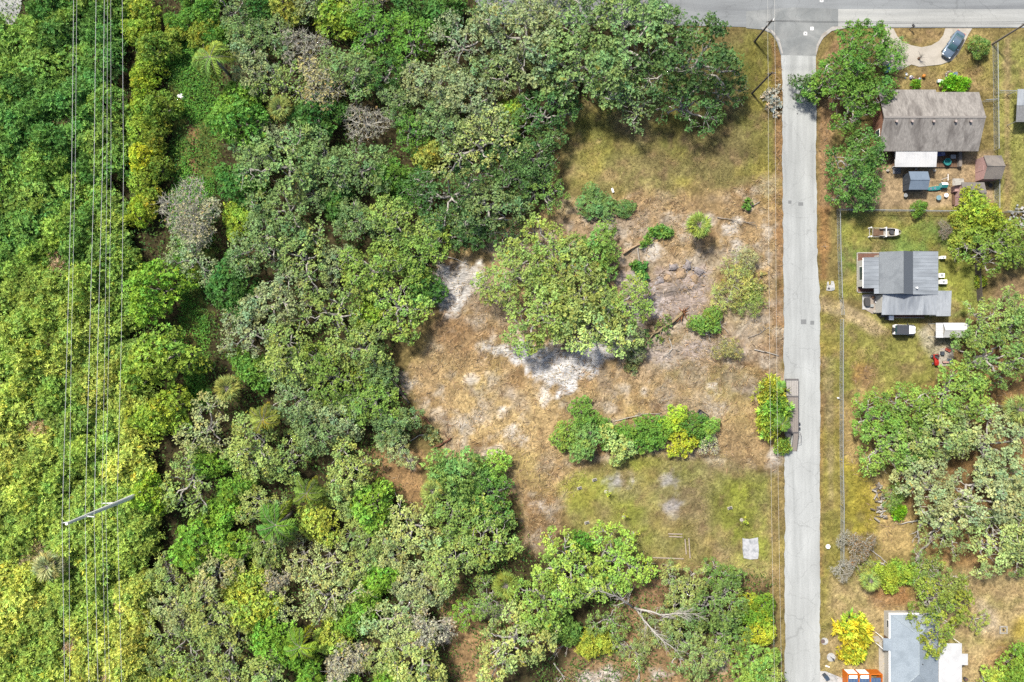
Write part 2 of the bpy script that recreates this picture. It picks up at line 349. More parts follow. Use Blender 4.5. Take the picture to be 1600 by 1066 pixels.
# broad and fine variation of the ground's own colour
def vary(rgb, scale, seed, lo, hi, k, where=None):
    global gcol
    m = np.clip((fbm(gx, gy, scale, seed, 3) - lo) / (hi - lo), 0, 1) * k
    if where is not None: m = m * where
    gcol = gcol * (1 - m[:, None]) + np.array(D(*rgb)) * m[:, None]
open_ = 1 - np.clip(DENS['sand'], 0, 1) * .7
cl_ = np.clip(DENS['straw'], 0, 1) * open_; lw_ = np.clip(np.maximum(DENS['lawn'], DENS['drylawn']), 0, 1)
vary((156, 124, 86), 4.0, 61, .5, .75, .7, cl_); vary((212, 200, 182), 2.4, 62, .55, .7, .75, cl_); vary((176, 160, 98), 6.0, 63, .55, .8, .6, cl_); vary((180, 166, 148), 5.0, 64, .56, .72, .6, cl_); vary((120, 92, 66), 1.3, 65, .6, .8, .6, cl_)
vary((176, 150, 110), 2.5, 66, .55, .75, .6, lw_); vary((128, 132, 64), 3.5, 67, .56, .78, .6, lw_); vary((142, 118, 92), 1.6, 68, .6, .8, .6, lw_); vary((184, 172, 84), 5.0, 69, .55, .8, .5, lw_)
gcol *= (0.82 + 0.36 * n3)[:, None]
gcol *= (0.74 + 0.52 * n2)[:, None]; gcol *= (0.72 + 0.56 * n4)[:, None]; gcol *= (0.80 + 0.40 * RNG.uniform(0, 1, len(gx)))[:, None]
gcol = np.clip(gcol, 0.01, 0.7); out_ = np.clip((np.maximum(np.abs(gx) - 98, np.abs(gy) - 68)) / 20, 0, 1)[:, None]; gcol = gcol * (1 - out_) + np.array(D(120, 124, 72)) * out_
shape2 = GX.shape
for k in DENS: DENS[k] = DENS[k].reshape(shape2)
sandm = DENS['sand'].ravel()
# relief: rough ground in the clearing, ridges of pushed sand; flat under roads and houses
z = -0.10 * fbm(gx, gy, 3.0, 9, 3)
clear_m = np.clip(DENS['straw'].ravel(), 0, 1)
roadish = np.clip((np.abs(gpx - 1252) - 34) / 10, 0, 1) * np.clip((gpy - 60) / 20, 0, 1)
z += clear_m * roadish * (fbm(gx, gy, 1.6, 11, 2) - 0.5) * 0.45
z += sandm * roadish * np.where(gpx < 1210, 1, 0) * (fbm(gx + 3 * n1 * 9, gy * 2.2, 1.5, 12, 2) - 0.5) * 0.35
for (mx_, my_, rx_, ry_, hh) in [(1036, 452, 22, 10, .35), (1070, 440, 26, 14, .45)]:
    q = ((gpx - mx_) / rx_) ** 2 + ((gpy - my_) / ry_) ** 2
    z = np.maximum(z, np.where(q < 1, hh * np.sqrt(np.clip(1 - q, 0, 1)) * (0.75 + 0.5 * n2), -9))
far = (np.abs(gx) > 98) | (np.abs(gy) > 68); z[far] = -0.1
nv = len(gx); ny_, nx_ = shape2
idx = np.arange(nv).reshape(shape2)
quads = np.stack([idx[:-1, :-1], idx[:-1, 1:], idx[1:, 1:], idx[1:, :-1]], -1).reshape(-1, 4)
gm = bpy.data.meshes.new('ground')
gm.vertices.add(nv); gm.vertices.foreach_set('co', np.stack([gx, gy, z], 1).astype(np.float32).ravel())
gm.loops.add(quads.size); gm.loops.foreach_set('vertex_index', quads.ravel().astype(np.int32))
gm.polygons.add(len(quads)); gm.polygons.foreach_set('loop_start', (np.arange(len(quads)) * 4).astype(np.int32))
gm.update(calc_edges=True)
gm.polygons.foreach_set('use_smooth', np.ones(len(quads), bool))
ca = gm.color_attributes.new('cover', 'FLOAT_COLOR', 'POINT'); ca.data.foreach_set('color', np.concatenate([gcol, np.ones((nv, 1))], 1).astype(np.float32).ravel())
sa = gm.attributes.new('sand', 'FLOAT', 'POINT'); sa.data.foreach_set('value', sandm.astype(np.float32))
GROUND = bpy.data.objects.new('ground', gm); COL.objects.link(GROUND)
tag(GROUND, 'rough ground of straw, grass, litter and pale sand under everything', 'ground', kind='structure')
def ground_mat():
    m = bpy.data.materials.new('ground_cover'); m.use_nodes = True; nt = m.node_tree; N = nt.nodes; L = nt.links
    b = N['Principled BSDF']; b.inputs['Roughness'].default_value = 0.95; b.inputs['Specular IOR Level'].default_value = 0.1
    at = N.new('ShaderNodeAttribute'); at.attribute_name = 'cover'; sd = N.new('ShaderNodeAttribute'); sd.attribute_name = 'sand'
    tc = N.new('ShaderNodeTexCoord')
    a = N.new('ShaderNodeTexNoise'); a.inputs['Scale'].default_value = 2.6; a.inputs['Detail'].default_value = 8; a.inputs['Roughness'].default_value = 0.75
    a.inputs['Distortion'].default_value = 0.8
    L.new(tc.outputs['Object'], a.inputs['Vector'])
    r = N.new('ShaderNodeMapRange'); r.inputs[1].default_value = 0.3; r.inputs[2].default_value = 0.7; r.inputs[3].default_value = 0.55; r.inputs[4].default_value = 1.4; L.new(a.outputs[0], r.inputs[0])
    v = N.new('ShaderNodeTexNoise'); v.inputs['Scale'].default_value = 1.15; v.inputs['Detail'].default_value = 7; v.inputs['Roughness'].default_value = 0.7; v.inputs['Distortion'].default_value = 1.6
    L.new(tc.outputs['Object'], v.inputs['Vector'])
    rv = N.new('ShaderNodeMapRange'); rv.inputs[1].default_value = 0.32; rv.inputs[2].default_value = 0.62; rv.inputs[3].default_value = 0.55; rv.inputs[4].default_value = 1.28; L.new(v.outputs[0], rv.inputs[0])
    mv = N.new('ShaderNodeMath'); mv.operation = 'MULTIPLY'; L.new(r.outputs[0], mv.inputs[0]); L.new(rv.outputs[0], mv.inputs[1])
    w = N.new('ShaderNodeTexNoise'); w.inputs['Scale'].default_value = 1.1; w.inputs['Detail'].default_value = 5; w.inputs['Distortion'].default_value = 3.0
    mpw = N.new('ShaderNodeMapping'); mpw.inputs['Scale'].default_value = (0.4, 1.9, 1); mpw.inputs['Rotation'].default_value = (0, 0, 0.4); L.new(tc.outputs['Object'], mpw.inputs[0]); L.new(mpw.outputs[0], w.inputs['Vector'])
    r2 = N.new('ShaderNodeMapRange'); r2.inputs[1].default_value = 0.36; r2.inputs[2].default_value = 0.6; r2.inputs[3].default_value = 0.5; r2.inputs[4].default_value = 1.12; L.new(w.outputs[0], r2.inputs[0])
    fl = N.new('ShaderNodeMix'); fl.data_type = 'FLOAT'; L.new(sd.outputs['Fac'], fl.inputs[0]); L.new(mv.outputs[0], fl.inputs[2]); L.new(r2.outputs[0], fl.inputs[3])
    mx = N.new('ShaderNodeMix'); mx.data_type = 'RGBA'; mx.blend_type = 'MULTIPLY'; mx.inputs[0].default_value = 1
    L.new(at.outputs['Color'], mx.inputs[6]); L.new(fl.outputs[0], mx.inputs[7]); L.new(mx.outputs[2], b.inputs['Base Color'])
    bp = N.new('ShaderNodeBump'); bp.inputs['Strength'].default_value = 0.6; bp.inputs['Distance'].default_value = 0.12
    f2 = N.new('ShaderNodeMix'); f2.data_type = 'FLOAT'; L.new(sd.outputs['Fac'], f2.inputs[0]); L.new(a.outputs[0], f2.inputs[2]); L.new(w.outputs[0], f2.inputs[3])
    L.new(f2.outputs[0], bp.inputs['Height']); L.new(bp.outputs[0], b.inputs['Normal'])
    return m
gm.materials.append(ground_mat())

def field(name, x, y):               # density field at world points
    j = np.clip(np.searchsorted(xs, x), 0, nx_ - 1); i = np.clip(np.searchsorted(ys, y), 0, ny_ - 1)
    return DENS[name][i, j]
def gz(x, y):
    j = np.clip(np.searchsorted(xs, x), 0, nx_ - 1); i = np.clip(np.searchsorted(ys, y), 0, ny_ - 1)
    return z.reshape(shape2)[i, j]
def gcolor(x, y):
    j = np.clip(np.searchsorted(xs, x), 0, nx_ - 1); i = np.clip(np.searchsorted(ys, y), 0, ny_ - 1)
    return gcol.reshape(*shape2, 3)[i, j]

# ------------------------------------------------------------------ roads
def rough_edge(pts, step=6, amp=0.8, seed=0):
    out = []
    for i in range(len(pts) - 1):
        (x0, y0), (x1, y1) = pts[i], pts[i + 1]; n = max(1, int(math.hypot(x1 - x0, y1 - y0) / step))
        for k in range(n):
            t = k / n; x = x0 + (x1 - x0) * t; y = y0 + (y1 - y0) * t
            j = float(fbm(np.array([x]), np.array([y]), 14, 40 + seed, 3)[0] - 0.5) * 2 * amp
            dx, dy = x1 - x0, y1 - y0; L = math.hypot(dx, dy) + 1e-9
            out.append((x - dy / L * j, y + dx / L * j))
    out.append(pts[-1]); return out
def wpts(pts): return [tuple(W(*p)[:2]) for p in pts]
def flat(name, pts, z0, z1, m, label, cat=None, parent=None):
    o = MB().prism(wpts(pts), z0, z1).build(name, m, parent)
    if parent is None: tag(o, label, cat, kind='structure')
    return o
ROADPALE = road_mat('road_pale', D(208, 212, 211), D(184, 188, 187))
ROADGREY = road_mat('road_grey', D(166, 171, 174), D(144, 148, 152), (.08, 1, 1))
ROADJUNC = road_mat('road_junction', D(154, 159, 160), D(184, 187, 186), (.5, .5, 1))
ROADLITE = road_mat('road_lane', D(204, 206, 203), D(186, 189, 188), (.08, 1, 1))
CONC = mat('concrete', D(218, 210, 196), 0.85, 0.08, 4, 0.15, dirt=D(196, 188, 174), dirt_scale=0.6)
CONCW = mat('concrete_white', D(226, 226, 224), 0.85, 0.08, 4, 0.15, dirt=D(170, 172, 172), dirt_scale=1.2)
PATCH = mat('asphalt_patch', D(150, 153, 154), 0.9, 0.15, 6, 0.2)
EDGE = mat('road_edge', D(206, 203, 198), 0.9, 0.15, 3, 0.2, dirt=D(176, 168, 158), dirt_scale=1.0)
left = rough_edge([(1220, 84), (1222.5, 130), (1223, 330), (1224.5, 500), (1226, 700), (1227, 1180)], 3, 2.0, 1)
right = rough_edge([(1281, 1180), (1281, 760), (1281.5, 520), (1281, 450), (1276.5, 405), (1276, 330), (1275, 250), (1275, 86)], 3, 2.0, 2)
flat('side_street', left + right, -0.1, 0.03, ROADPALE, 'pale grey side street running down beside the cleared lot', 'street')
flat('main_road', [(640, -90), (9000, -90), (9000, 43.5), (1290, 43.5), (1190, 43.5), (1120, 41), (1030, 40), (780, 38), (740, 0)], -0.1, 0.026, ROADGREY, 'grey asphalt main road crossing along the top', 'road')
flat('road_junction', rough_edge([(1166, 18), (1166, 44), (1190, 46), (1205, 52), (1214, 66), (1220, 86), (1275, 88), (1279, 72), (1287, 58), (1298, 49), (1309, 44), (1309, 14), (1240, 12), (1166, 18)], 4, 0.4, 3)[:-1], -0.08, 0.037, ROADJUNC, 'darker asphalt patch where the side street meets the main road', 'road')
flat('road_lane', [(1309.5, 14.5), (9000, 15.5), (9000, 43), (1400, 42.5), (1330, 43), (1309.5, 44)], -0.08, 0.043, ROADLITE, 'pale concrete lane along the near edge of the main road', 'road')
flat('road_shoulder', rough_edge([(1188, 43.8), (1204, 50), (1215, 64), (1221, 84), (1223.5, 84), (1218, 62), (1207, 47), (1188, 42)], 4, 0.5, 5)[:-1], -0.08, 0.046, EDGE, 'pale worn shoulder curving round the corner of the cleared lot', 'road')
flat('road_shoulder', rough_edge([(1275.5, 86), (1279, 72), (1287, 58.5), (1300, 48.5), (1330, 42.5), (1326, 39.8), (1300, 42), (1284, 54), (1276, 70), (1273.5, 86)], 4, 0.5, 6)[:-1], -0.08, 0.049, EDGE, 'pale worn shoulder curving round the corner under the big tree', 'road')
flat('corner_pavement', [(-40, -20), (36, -20), (33, 14), (22, 38), (2, 42), (-40, 40)], -0.06, 0.04, ROADLITE, 'grey paved patch at the top corner beyond the power lines', 'pavement')
flat('concrete_driveway', [(1383, 43), (1396, 45), (1402, 57), (1411, 66), (1424, 71), (1440, 74), (1455, 71), (1467, 64), (1474, 55), (1477, 44.5), (1519, 44.5), (1513, 54), (1506, 68), (1497, 84), (1487, 95), (1470, 101), (1452, 103), (1436, 104.5), (1424, 101), (1410, 108), (1396, 112), (1380, 108), (1376, 70)], -0.08, 0.033, CONC, 'pale curved concrete driveway with the blue car on it', 'driveway')
for (x, y, w, h, lb) in [(1234, 316, 5, 5, 'small square asphalt patch high on the side street, nearer its left edge'), (1251, 319, 7.5, 5.5, 'wide asphalt patch high on the side street near its middle'),
                         (1255.5, 503, 8.5, 7.5, 'larger asphalt patch on the side street level with the black-roofed jeep'), (1269, 504.5, 6, 6, 'smaller asphalt patch on the side street closest to the chain fence')]:
    o = flat('road_patch', [(x - w / 2, y - h / 2), (x + w / 2, y - h / 2), (x + w / 2, y + h / 2), (x - w / 2, y + h / 2)], 0.0, 0.036, PATCH, lb, 'road patch')
WHITEP = mat('white_paint', (0.78, 0.78, 0.77), 0.6, 0.08, 8); BLACKM = mat('black_iron', (0.04, 0.04, 0.042), 0.6, 0.2, 8)
for (x, y, lb) in [(1268.5, 45, 'valve cover in a white square nearest the corner tree, at the road junction'), (1258.3, 52.8, 'valve cover in a white square at the middle of the side street mouth'), (1283.5, 1, 'valve cover in a white square at the very top edge of the main road')]:
    t = T('valve_cover', lb, 'valve cover', W(x, y), group='valve covers at the junction')
    MB().box(-.26, .26, -.26, .26, 0.02, 0.056).build('painted_square', WHITEP, t); MB().cyl((0, 0, 0.02), .12, .045, 12).build('lid', BLACKM, t)
o = MB().cyl(W(1246, 178), .11, .05, 12).build('drain_cover', BLACKM); tag(o, 'small dark iron cover in the side street beside the brush pile', 'cover')
# ------------------------------------------------------------------ vegetation kinds (each a trunk mesh and a crown mesh, reused by every tree of its kind)
def wiggle(p0, p1, n, amp, rng, sag=0.0):
    p0 = np.array(p0, float); p1 = np.array(p1, float); t = np.linspace(0, 1, n)[:, None]
    L = np.linalg.norm(p1 - p0); pts = p0 * (1 - t) + p1 * t
    off = np.cumsum(rng.normal(0, 1, (n, 3)), 0); off -= off[0]; off = off - off[-1] * t
    pts = pts + off * amp * L / n ** 0.5
    pts[:, 2] += np.sin(t[:, 0] * math.pi) * sag * L
    return pts
def leafcloud(name, clumps, per, rc, Lr, Wr, rng, up=0.6, flat_=0.6, shell=False, radial=0.0, hue=0.18, bright=0.3, droop=0.0, nleaf=7, open_=0.75):
    """clumps of leaf sprays: every spray is a small star of leaves round one axis, so it catches the light as one tuft"""
    C = []; Dr = []; Nn = []; Ln = []; Wd = []; Tn = []
    for c in clumps:
        k = max(3, int(per / nleaf * rng.uniform(0.7, 1.3))); r = rc * rng.uniform(0.75, 1.3)
        d = unit(rng.normal(size=(k, 3)))
        if shell: d[:, 2] = np.abs(d[:, 2]) - 0.3; d = unit(d); rr = r * rng.uniform(0.6, 1.12, k)
        else: rr = r * rng.uniform(0.05, 1.15, k) ** 0.6
        sc_ = np.array(c) + d * rr[:, None] * np.array([1, 1, flat_])
        ax = unit(d * (0.9 if shell else 0.5) + rng.normal(size=(k, 3)) * 0.35 + np.array([0, 0, up]))
        a1 = unit(np.cross(ax, rng.normal(size=(k, 3)))); a2 = np.cross(ax, a1)
        cb = rng.uniform(1 - bright * 0.5, 1 + bright * 0.5); ch = rng.normal(0, hue * 0.6)
        sb = cb * rng.uniform(1 - bright * 0.5, 1 + bright * 0.5, k); sh = ch + rng.normal(0, hue * 0.5, k); ph = rng.uniform(0, 6.28, k); size = np.clip(np.exp(rng.normal(0, .28, k)), .5, 1.7); dead_ = rng.uniform(0, 1, k) < .02; sb = np.where(dead_, sb * .8, sb); sh = np.where(dead_, .45, sh)
        for j in range(nleaf):
            t = ph + j * 2 * math.pi / nleaf + rng.normal(0, .25, k); op = open_ + rng.normal(0, .18, k)
            dd = unit((a1 * np.cos(t)[:, None] + a2 * np.sin(t)[:, None]) * np.sin(op * 1.57)[:, None] + ax * np.cos(op * 1.57)[:, None] + d * radial * .3 - np.array([0, 0, droop]))
            L = rng.uniform(*Lr, k) * size
            C.append(sc_ + dd * (L * .5)[:, None]); Dr.append(dd); Nn.append(unit(ax + rng.normal(size=(k, 3)) * .18)); Ln.append(L); Wd.append(rng.uniform(*Wr, k) * size)
            b = sb * rng.uniform(1 - bright * 0.35, 1 + bright * 0.35, k); h_ = sh + rng.normal(0, hue * .25, k)
            Tn.append(np.stack([b * (1 + h_), b, b * (1 - h_ * 0.8)], 1))
    C = np.concatenate(C)
    return quads_object(name, C, np.concatenate(Dr), np.concatenate(Nn), np.concatenate(Ln), np.concatenate(Wd), np.clip(np.concatenate(Tn), 0.2, 2.2), LEAF, 0.06)

def crown_points(rng, R, zbase, ztop, spacing, lobes=0.28, n=1200, zj=0.36):
    ph = rng.uniform(0, 6.28, 4); pts = []
    for _ in range(n):
        a = rng.uniform(0, 2 * math.pi); u = math.sqrt(rng.uniform())
        edge = 1 + lobes * (math.sin(2 * a + ph[0]) * 0.5 + math.sin(3 * a + ph[1]) * 0.5 + math.sin(5 * a + ph[2]) * 0.35)
        r = u * R * edge * 0.88
        if any((r * math.cos(a) - q[0]) ** 2 + (r * math.sin(a) - q[1]) ** 2 < spacing ** 2 for q in pts): continue
        zz = zbase + (ztop - zbase) * math.sqrt(max(0, 1 - (u * 0.97) ** 2)) * rng.uniform(1.08 - zj, 1.08)
        pts.append((r * math.cos(a), r * math.sin(a), zz))
    return pts
def limbs(mb, rng, pts, R, ztrunk, rt, nl, seg=5, zl=0.0, wig=0.10, rtip=0.05):
    mb.tube(wiggle((0, 0, -0.3), (rng.normal(0, .2), rng.normal(0, .2), ztrunk), 5, 0.05, rng), [rt * 1.25, rt, rt * .92, rt * .88, rt * .85], 8)
    top = np.array([0, 0, ztrunk]); P = np.array(pts); ang = np.arctan2(P[:, 1], P[:, 0]) + rng.uniform(0, 1)
    sec = ((ang % (2 * math.pi)) / (2 * math.pi) * nl).astype(int) % nl
    for s_ in range(nl):
        M = P[sec == s_]
        if len(M) == 0: continue
        far_ = M[np.argsort(-np.hypot(M[:, 0], M[:, 1]))[: max(1, len(M) // 3)]].mean(0); far_[2] -= 0.5
        line = wiggle(top - [0, 0, .4], far_, 9, wig, rng, 0.06); rr = np.linspace(rt * 0.62, rtip * 1.4, 9)
        mb.tube(line, rr, seg)
        for c in M:
            d = np.linalg.norm(line - c, axis=1) + np.abs(np.linspace(0, 1, 9) - 0.5) * 0.6
            j = int(np.argmin(d)); j = max(1, min(7, j - 1))
            sub = wiggle(line[j], c + rng.normal(0, .12, 3), 6, wig * 1.2, rng, 0.05); r0 = rr[j] * 0.6
            mb.tube(sub, np.linspace(r0, rtip * .6, 6), 4, cap=False)
            for _ in range(1):
                e = c + rng.normal(0, 0.12, 3) * R; e[2] = c[2] + abs(rng.normal(0, 0.4)) + 0.15
                mb.tube(wiggle(sub[3], e, 4, 0.12, rng), np.linspace(rtip * .8, rtip * .3, 4), 3, cap=False)

def k_oak(seed, per=330, spacing=1.32, lobes=0.42, bark=BARK_PALE):
    rng = np.random.default_rng(seed); R, h = 6.0, 9.0
    pts = crown_points(rng, R, 3.4, 8.6, spacing, lobes, zj=0.45); mb = MB()
    limbs(mb, rng, pts, R, 2.2, 0.36, 7, rtip=0.055, wig=.17)
    me = mb.mesh('oak_trunk', True); me.materials.append(bark)
    return me, leafcloud('oak_crown', pts, per, 1.0, (.15, .27), (.10, .17), rng, up=0.75, flat_=0.62, hue=0.11, bright=0.45, nleaf=6), R, 6.5
def k_dense(seed, shell=True):
    rng = np.random.default_rng(seed); R = 4.0
    pts = crown_points(rng, R, 1.6, 5.8, 1.05, 0.4, zj=.5); mb = MB()
    limbs(mb, rng, pts, R, 1.4, 0.24, 5, rtip=0.04)
    me = mb.mesh('shrub_trunk', True); me.materials.append(BARK)
    return me, leafcloud('shrub_crown', pts, 300, 1.0, (.22, .42), (.1, .16), rng, up=0.5, flat_=0.9, shell=shell, radial=0.6, hue=0.14, bright=0.5, droop=0.15), R, 4.0
def k_vine(seed):
    rng = np.random.default_rng(seed); R = 4.0
    pts = crown_points(rng, R, 0.8, 4.8, 0.9, 0.4, zj=.6); mb = MB()
    limbs(mb, rng, pts, R, 1.0, 0.16, 5, rtip=0.035)
    me = mb.mesh('thicket_stem', True); me.materials.append(BARK)
    return me, leafcloud('thicket_crown', pts, 270, 1.15, (.26, .5), (.1, .17), rng, up=0.55, flat_=0.75, radial=0.8, hue=0.13, bright=0.6, droop=0.2, nleaf=6, open_=.7), R, 3.0
def k_puffy(seed):                   # soft rounded tufts
    rng = np.random.default_rng(seed); R = 3.0
    pts = crown_points(rng, R, 0.9, 4.6, 0.78, 0.5, zj=.55); mb = MB()
    limbs(mb, rng, pts, R, 1.2, 0.16, 5, rtip=0.035)
    me = mb.mesh('tufted_trunk', True); me.materials.append(BARK)
    return me, leafcloud('tufted_crown', pts, 230, 0.6, (.2, .36), (.07, .12), rng, up=0.5, flat_=0.9, shell=True, radial=1.2, hue=0.12, bright=0.3), R, 3.2
def k_wispy(seed):
    rng = np.random.default_rng(seed); R = 3.0
    pts = crown_points(rng, R, 1.0, 3.2, 0.6, 0.4); mb = MB()
    limbs(mb, rng, pts, R, 0.7, 0.1, 6, rtip=0.03)
    me = mb.mesh('wispy_trunk', True); me.materials.append(BARK_PALE)
    return me, leafcloud('wispy_crown', pts, 70, 0.75, (.25, .5), (.04, .08), rng, up=0.4, flat_=0.6, radial=1.0, hue=0.12, bright=0.3), R, 2.4
def k_dead(seed, leafy=90):
    rng = np.random.default_rng(seed); R = 5.0
    pts = crown_points(rng, R, 3.2, 6.6, 0.8, 0.4); mb = MB()
    limbs(mb, rng, pts, R, 1.6, 0.28, 7, rtip=0.06, wig=0.13)
    for c in pts:
        for _ in range(9):
            e = np.array(c) + rng.normal(0, .62, 3); e[2] = c[2] + abs(rng.normal(0, .3))
            mb.tube(wiggle(c, e, 4, 0.14, rng), [.03, .026, .02, .012], 3, cap=False)
    me = mb.mesh('bare_branches', True); me.materials.append(mat('bark_grey', (0.30, 0.29, 0.25), .9, .3, 3, .3))
    return me, leafcloud('sparse_crown', pts, leafy, 0.9, (.14, .3), (.06, .12), rng, up=0.6, flat_=0.6, hue=0.1, bright=0.3), R, 5.0
def k_feather(seed):                 # palm with long drooping feather fronds
    rng = np.random.default_rng(seed); mb = MB(); hgt = 6.0
    mb.tube(wiggle((0, 0, -.3), (0, 0, hgt), 6, 0.02, rng), [.24, .2, .18, .17, .17, .14], 8)
    C = []; Dr = []; Nn = []; Ln = []; Wd = []; Tn = []
    nf = 12
    for i in range(nf):
        a = 2 * math.pi * i / nf + rng.normal(0, .25); L = rng.uniform(2.3, 3.5); el = rng.uniform(0.15, 1.05); n_ = 34; cv = rng.normal(0, .35)
        t = np.linspace(0, 1, n_); rad = L * t * math.cos(el * 0.6) * (1 - .12 * t); zz = hgt + L * (math.sin(el) * t - 1.15 * t ** 2 * (0.5 + 0.3 * el)); aa = a + cv * t
        ax = np.stack([np.cos(aa) * rad, np.sin(aa) * rad, zz], 1)
        mb.tube(ax[::8], np.linspace(.03, .012, len(ax[::8])), 3, cap=False)
        tang = unit(np.gradient(ax, axis=0)); side = unit(np.cross(tang, np.array([0, 0, 1.0]))); b0 = rng.uniform(.4, 1.1); h = rng.normal(.04, .1)
        if i % 6 == 5: h = .5; b0 = .7; zz = zz - L * t ** 2 * .4; ax[:, 2] = zz
        for sg in (-1, 1):
            for rep in (0, 1):
                ll = (0.8 * np.sin(np.clip(t, .06, 1) * math.pi * .9 + .12) + 0.15) * rng.uniform(.75, 1.15, n_)
                d = unit(side * sg * 0.8 + tang * 0.65 + np.array([0, 0, -0.5 + .45 * rep]) + rng.normal(0, .12, (n_, 3)))
                C.append(ax + d * ll[:, None] * .5); Dr.append(d); Nn.append(unit(np.tile([0, 0, 1.0], (n_, 1)) + side * sg * 0.5 + rng.normal(0, .3, (n_, 3))))
                Ln.append(ll); Wd.append(np.full(n_, .085)); b = b0 * rng.uniform(.7, 1.2, n_)
                Tn.append(np.stack([b * (1 + h), b, b * (1 - h)], 1))
    me = mb.mesh('palm_trunk', True); me.materials.append(BARK)
    cm = quads_object('palm_fronds', *[np.concatenate(q) for q in (C, Dr, Nn, Ln, Wd, Tn)], LEAF, 0.05)
    return me, cm, 3.0, hgt - .3
def k_fan(seed):                     # cabbage palm: round head of fan leaves
    rng = np.random.default_rng(seed); mb = MB(); hgt = 3.6
    mb.tube([(0, 0, -.3), (0, 0, hgt * .6), (0, 0, hgt)], [.3, .26, .3], 10)
    C = []; Dr = []; Nn = []; Ln = []; Wd = []; Tn = []
    for i in range(46):
        a = i * 2.39996 + rng.normal(0, .2); q = (i + .5) / 46; el = math.radians(60 - 80 * q); L = rng.uniform(.95, 1.25) * (.35 + .65 * min(1, q * 2.2))
        d0 = np.array([math.cos(a) * math.cos(el), math.sin(a) * math.cos(el), math.sin(el)])
        st = np.array([0, 0, hgt]); en = st + d0 * L; mb.tube([st, en], [.03, .02], 4, cap=False)
        side = np.array([-math.sin(a), math.cos(a), 0]); upv = unit(np.cross(d0, side)); b0 = rng.uniform(.75, 1.25); h = rng.normal(0, .1)
        upv = upv if upv[2] > 0 else -upv; L *= rng.uniform(.7, 1.1)
        if q > .8: b0 *= .7; h += .2
        for k in range(13):
            f = (k - 6) / 6 * 1.45
            d = unit(d0 * math.cos(f) + side * math.sin(f) + upv * (-0.25 - 0.1 * abs(f)) + rng.normal(0, .05, 3)); ll = rng.uniform(.65, 1.15)
            C.append(en + d * ll * .5); Dr.append(d); Nn.append(upv + rng.normal(0, .35, 3)); Ln.append(ll); Wd.append(.085)
            b = b0 * rng.uniform(.55, 1.1); Tn.append((b * (1 + h), b, b * (1 - h)))
    me = mb.mesh('cabbage_palm_trunk', True); me.materials.append(BARK)
    cm = quads_object('fan_leaves', np.array(C), np.array(Dr), np.array(Nn), np.array(Ln), np.array(Wd), np.array(Tn), LEAF, 0.04)
    return me, cm, 1.9, hgt
def k_blade(seed, Lr=(.45, .85), Wr=(.1, .18)):    # clump of long broad leaves
    rng = np.random.default_rng(seed); R = 2.6; mb = MB()
    pts = crown_points(rng, R, 1.0, 2.9, 0.55, 0.2)
    for c in pts: mb.tube(wiggle((c[0] * .4, c[1] * .4, 0), c, 4, .05, rng), [.05, .04, .035, .03], 4, cap=False)
    me = mb.mesh('leafy_stems', True); me.materials.append(BARK)
    return me, leafcloud('leafy_crown', pts, 55, 0.5, Lr, Wr, rng, up=0.5, flat_=0.8, shell=True, radial=2.2, hue=0.26, bright=0.7, droop=-0.1), R, 2.0

KINDS = {
    'oak': [k_oak(100 + i) for i in range(6)], 'oakthin': [k_oak(120 + i, 230, 1.45, 0.5) for i in range(3)],
    'dense': [k_dense(200 + i) for i in range(4)], 'vine': [k_vine(300 + i) for i in range(4)],
    'puffy': [k_puffy(400 + i) for i in range(3)], 'wispy': [k_wispy(500 + i) for i in range(2)],
    'dead': [k_dead(600 + i) for i in range(2)], 'deadbare': [k_dead(650 + i, 34) for i in range(2)],
    'feather': [k_feather(700 + i) for i in range(2)], 'fan': [k_fan(800 + i) for i in range(2)],
    'blade': [k_blade(900 + i) for i in range(2)], 'croton': [k_blade(950, (.5, .9), (.14, .24))],
}
NAMES = {'oak': ('oak_tree', 'tree', 'trunk', 'crown'), 'oakthin': ('oak_tree', 'tree', 'trunk', 'crown'), 'dense': ('broadleaf_tree', 'tree', 'trunk', 'crown'),
         'vine': ('vine_thicket', 'thicket', 'stem', 'crown'), 'puffy': ('tufted_shrub', 'shrub', 'trunk', 'crown'), 'wispy': ('wispy_shrub', 'shrub', 'trunk', 'crown'),
         'dead': ('bare_tree', 'tree', 'branches', 'crown'), 'deadbare': ('bare_tree', 'tree', 'branches', 'crown'), 'feather': ('feather_palm', 'palm', 'trunk', 'fronds'), 'fan': ('cabbage_palm', 'palm', 'trunk', 'fan_leaves'),
         'blade': ('leafy_shrub', 'shrub', 'stems', 'crown'), 'croton': ('yellow_shrub', 'shrub', 'stems', 'crown')}
CNT = {}; PLACED = []
def plant(kind, px, py, rpx, rgb, label, group=None, hs=1.0, var=None, jit=0.06, name=None, zc_add=0.0):
    ks = KINDS[kind]; i = CNT.get(kind, 0); CNT[kind] = i + 1
    tm, cm, R, zc = ks[(i if var is None else var) % len(ks)]
    rng = np.random.default_rng(int(px * 31 + py * 7) + 100000); nm, cat, pn, cn = NAMES[kind]
    sc = rpx * S / R
    for _ in range(3): sc = rpx * S * (CAM_H - zc * sc * hs) / CAM_H / R
    zz = zc * sc * hs; c = W(px, py, zz)
    t = T(name or nm, label, cat, (c.x, c.y, -0.05), rng.uniform(0, 6.28), group); t.scale = (sc, sc, sc * hs)
    base = DL(*rgb); br_ = 1 + rng.normal(0, jit * 1.3); col = tuple(max(0.004, b * br_ * (1 + rng.normal(0, jit * .4))) for b in base)
    obj(pn, tm, t); obj(cn, cm, t, col)
    PLACED.append((c.x, c.y, rpx * S * 0.9)); return t

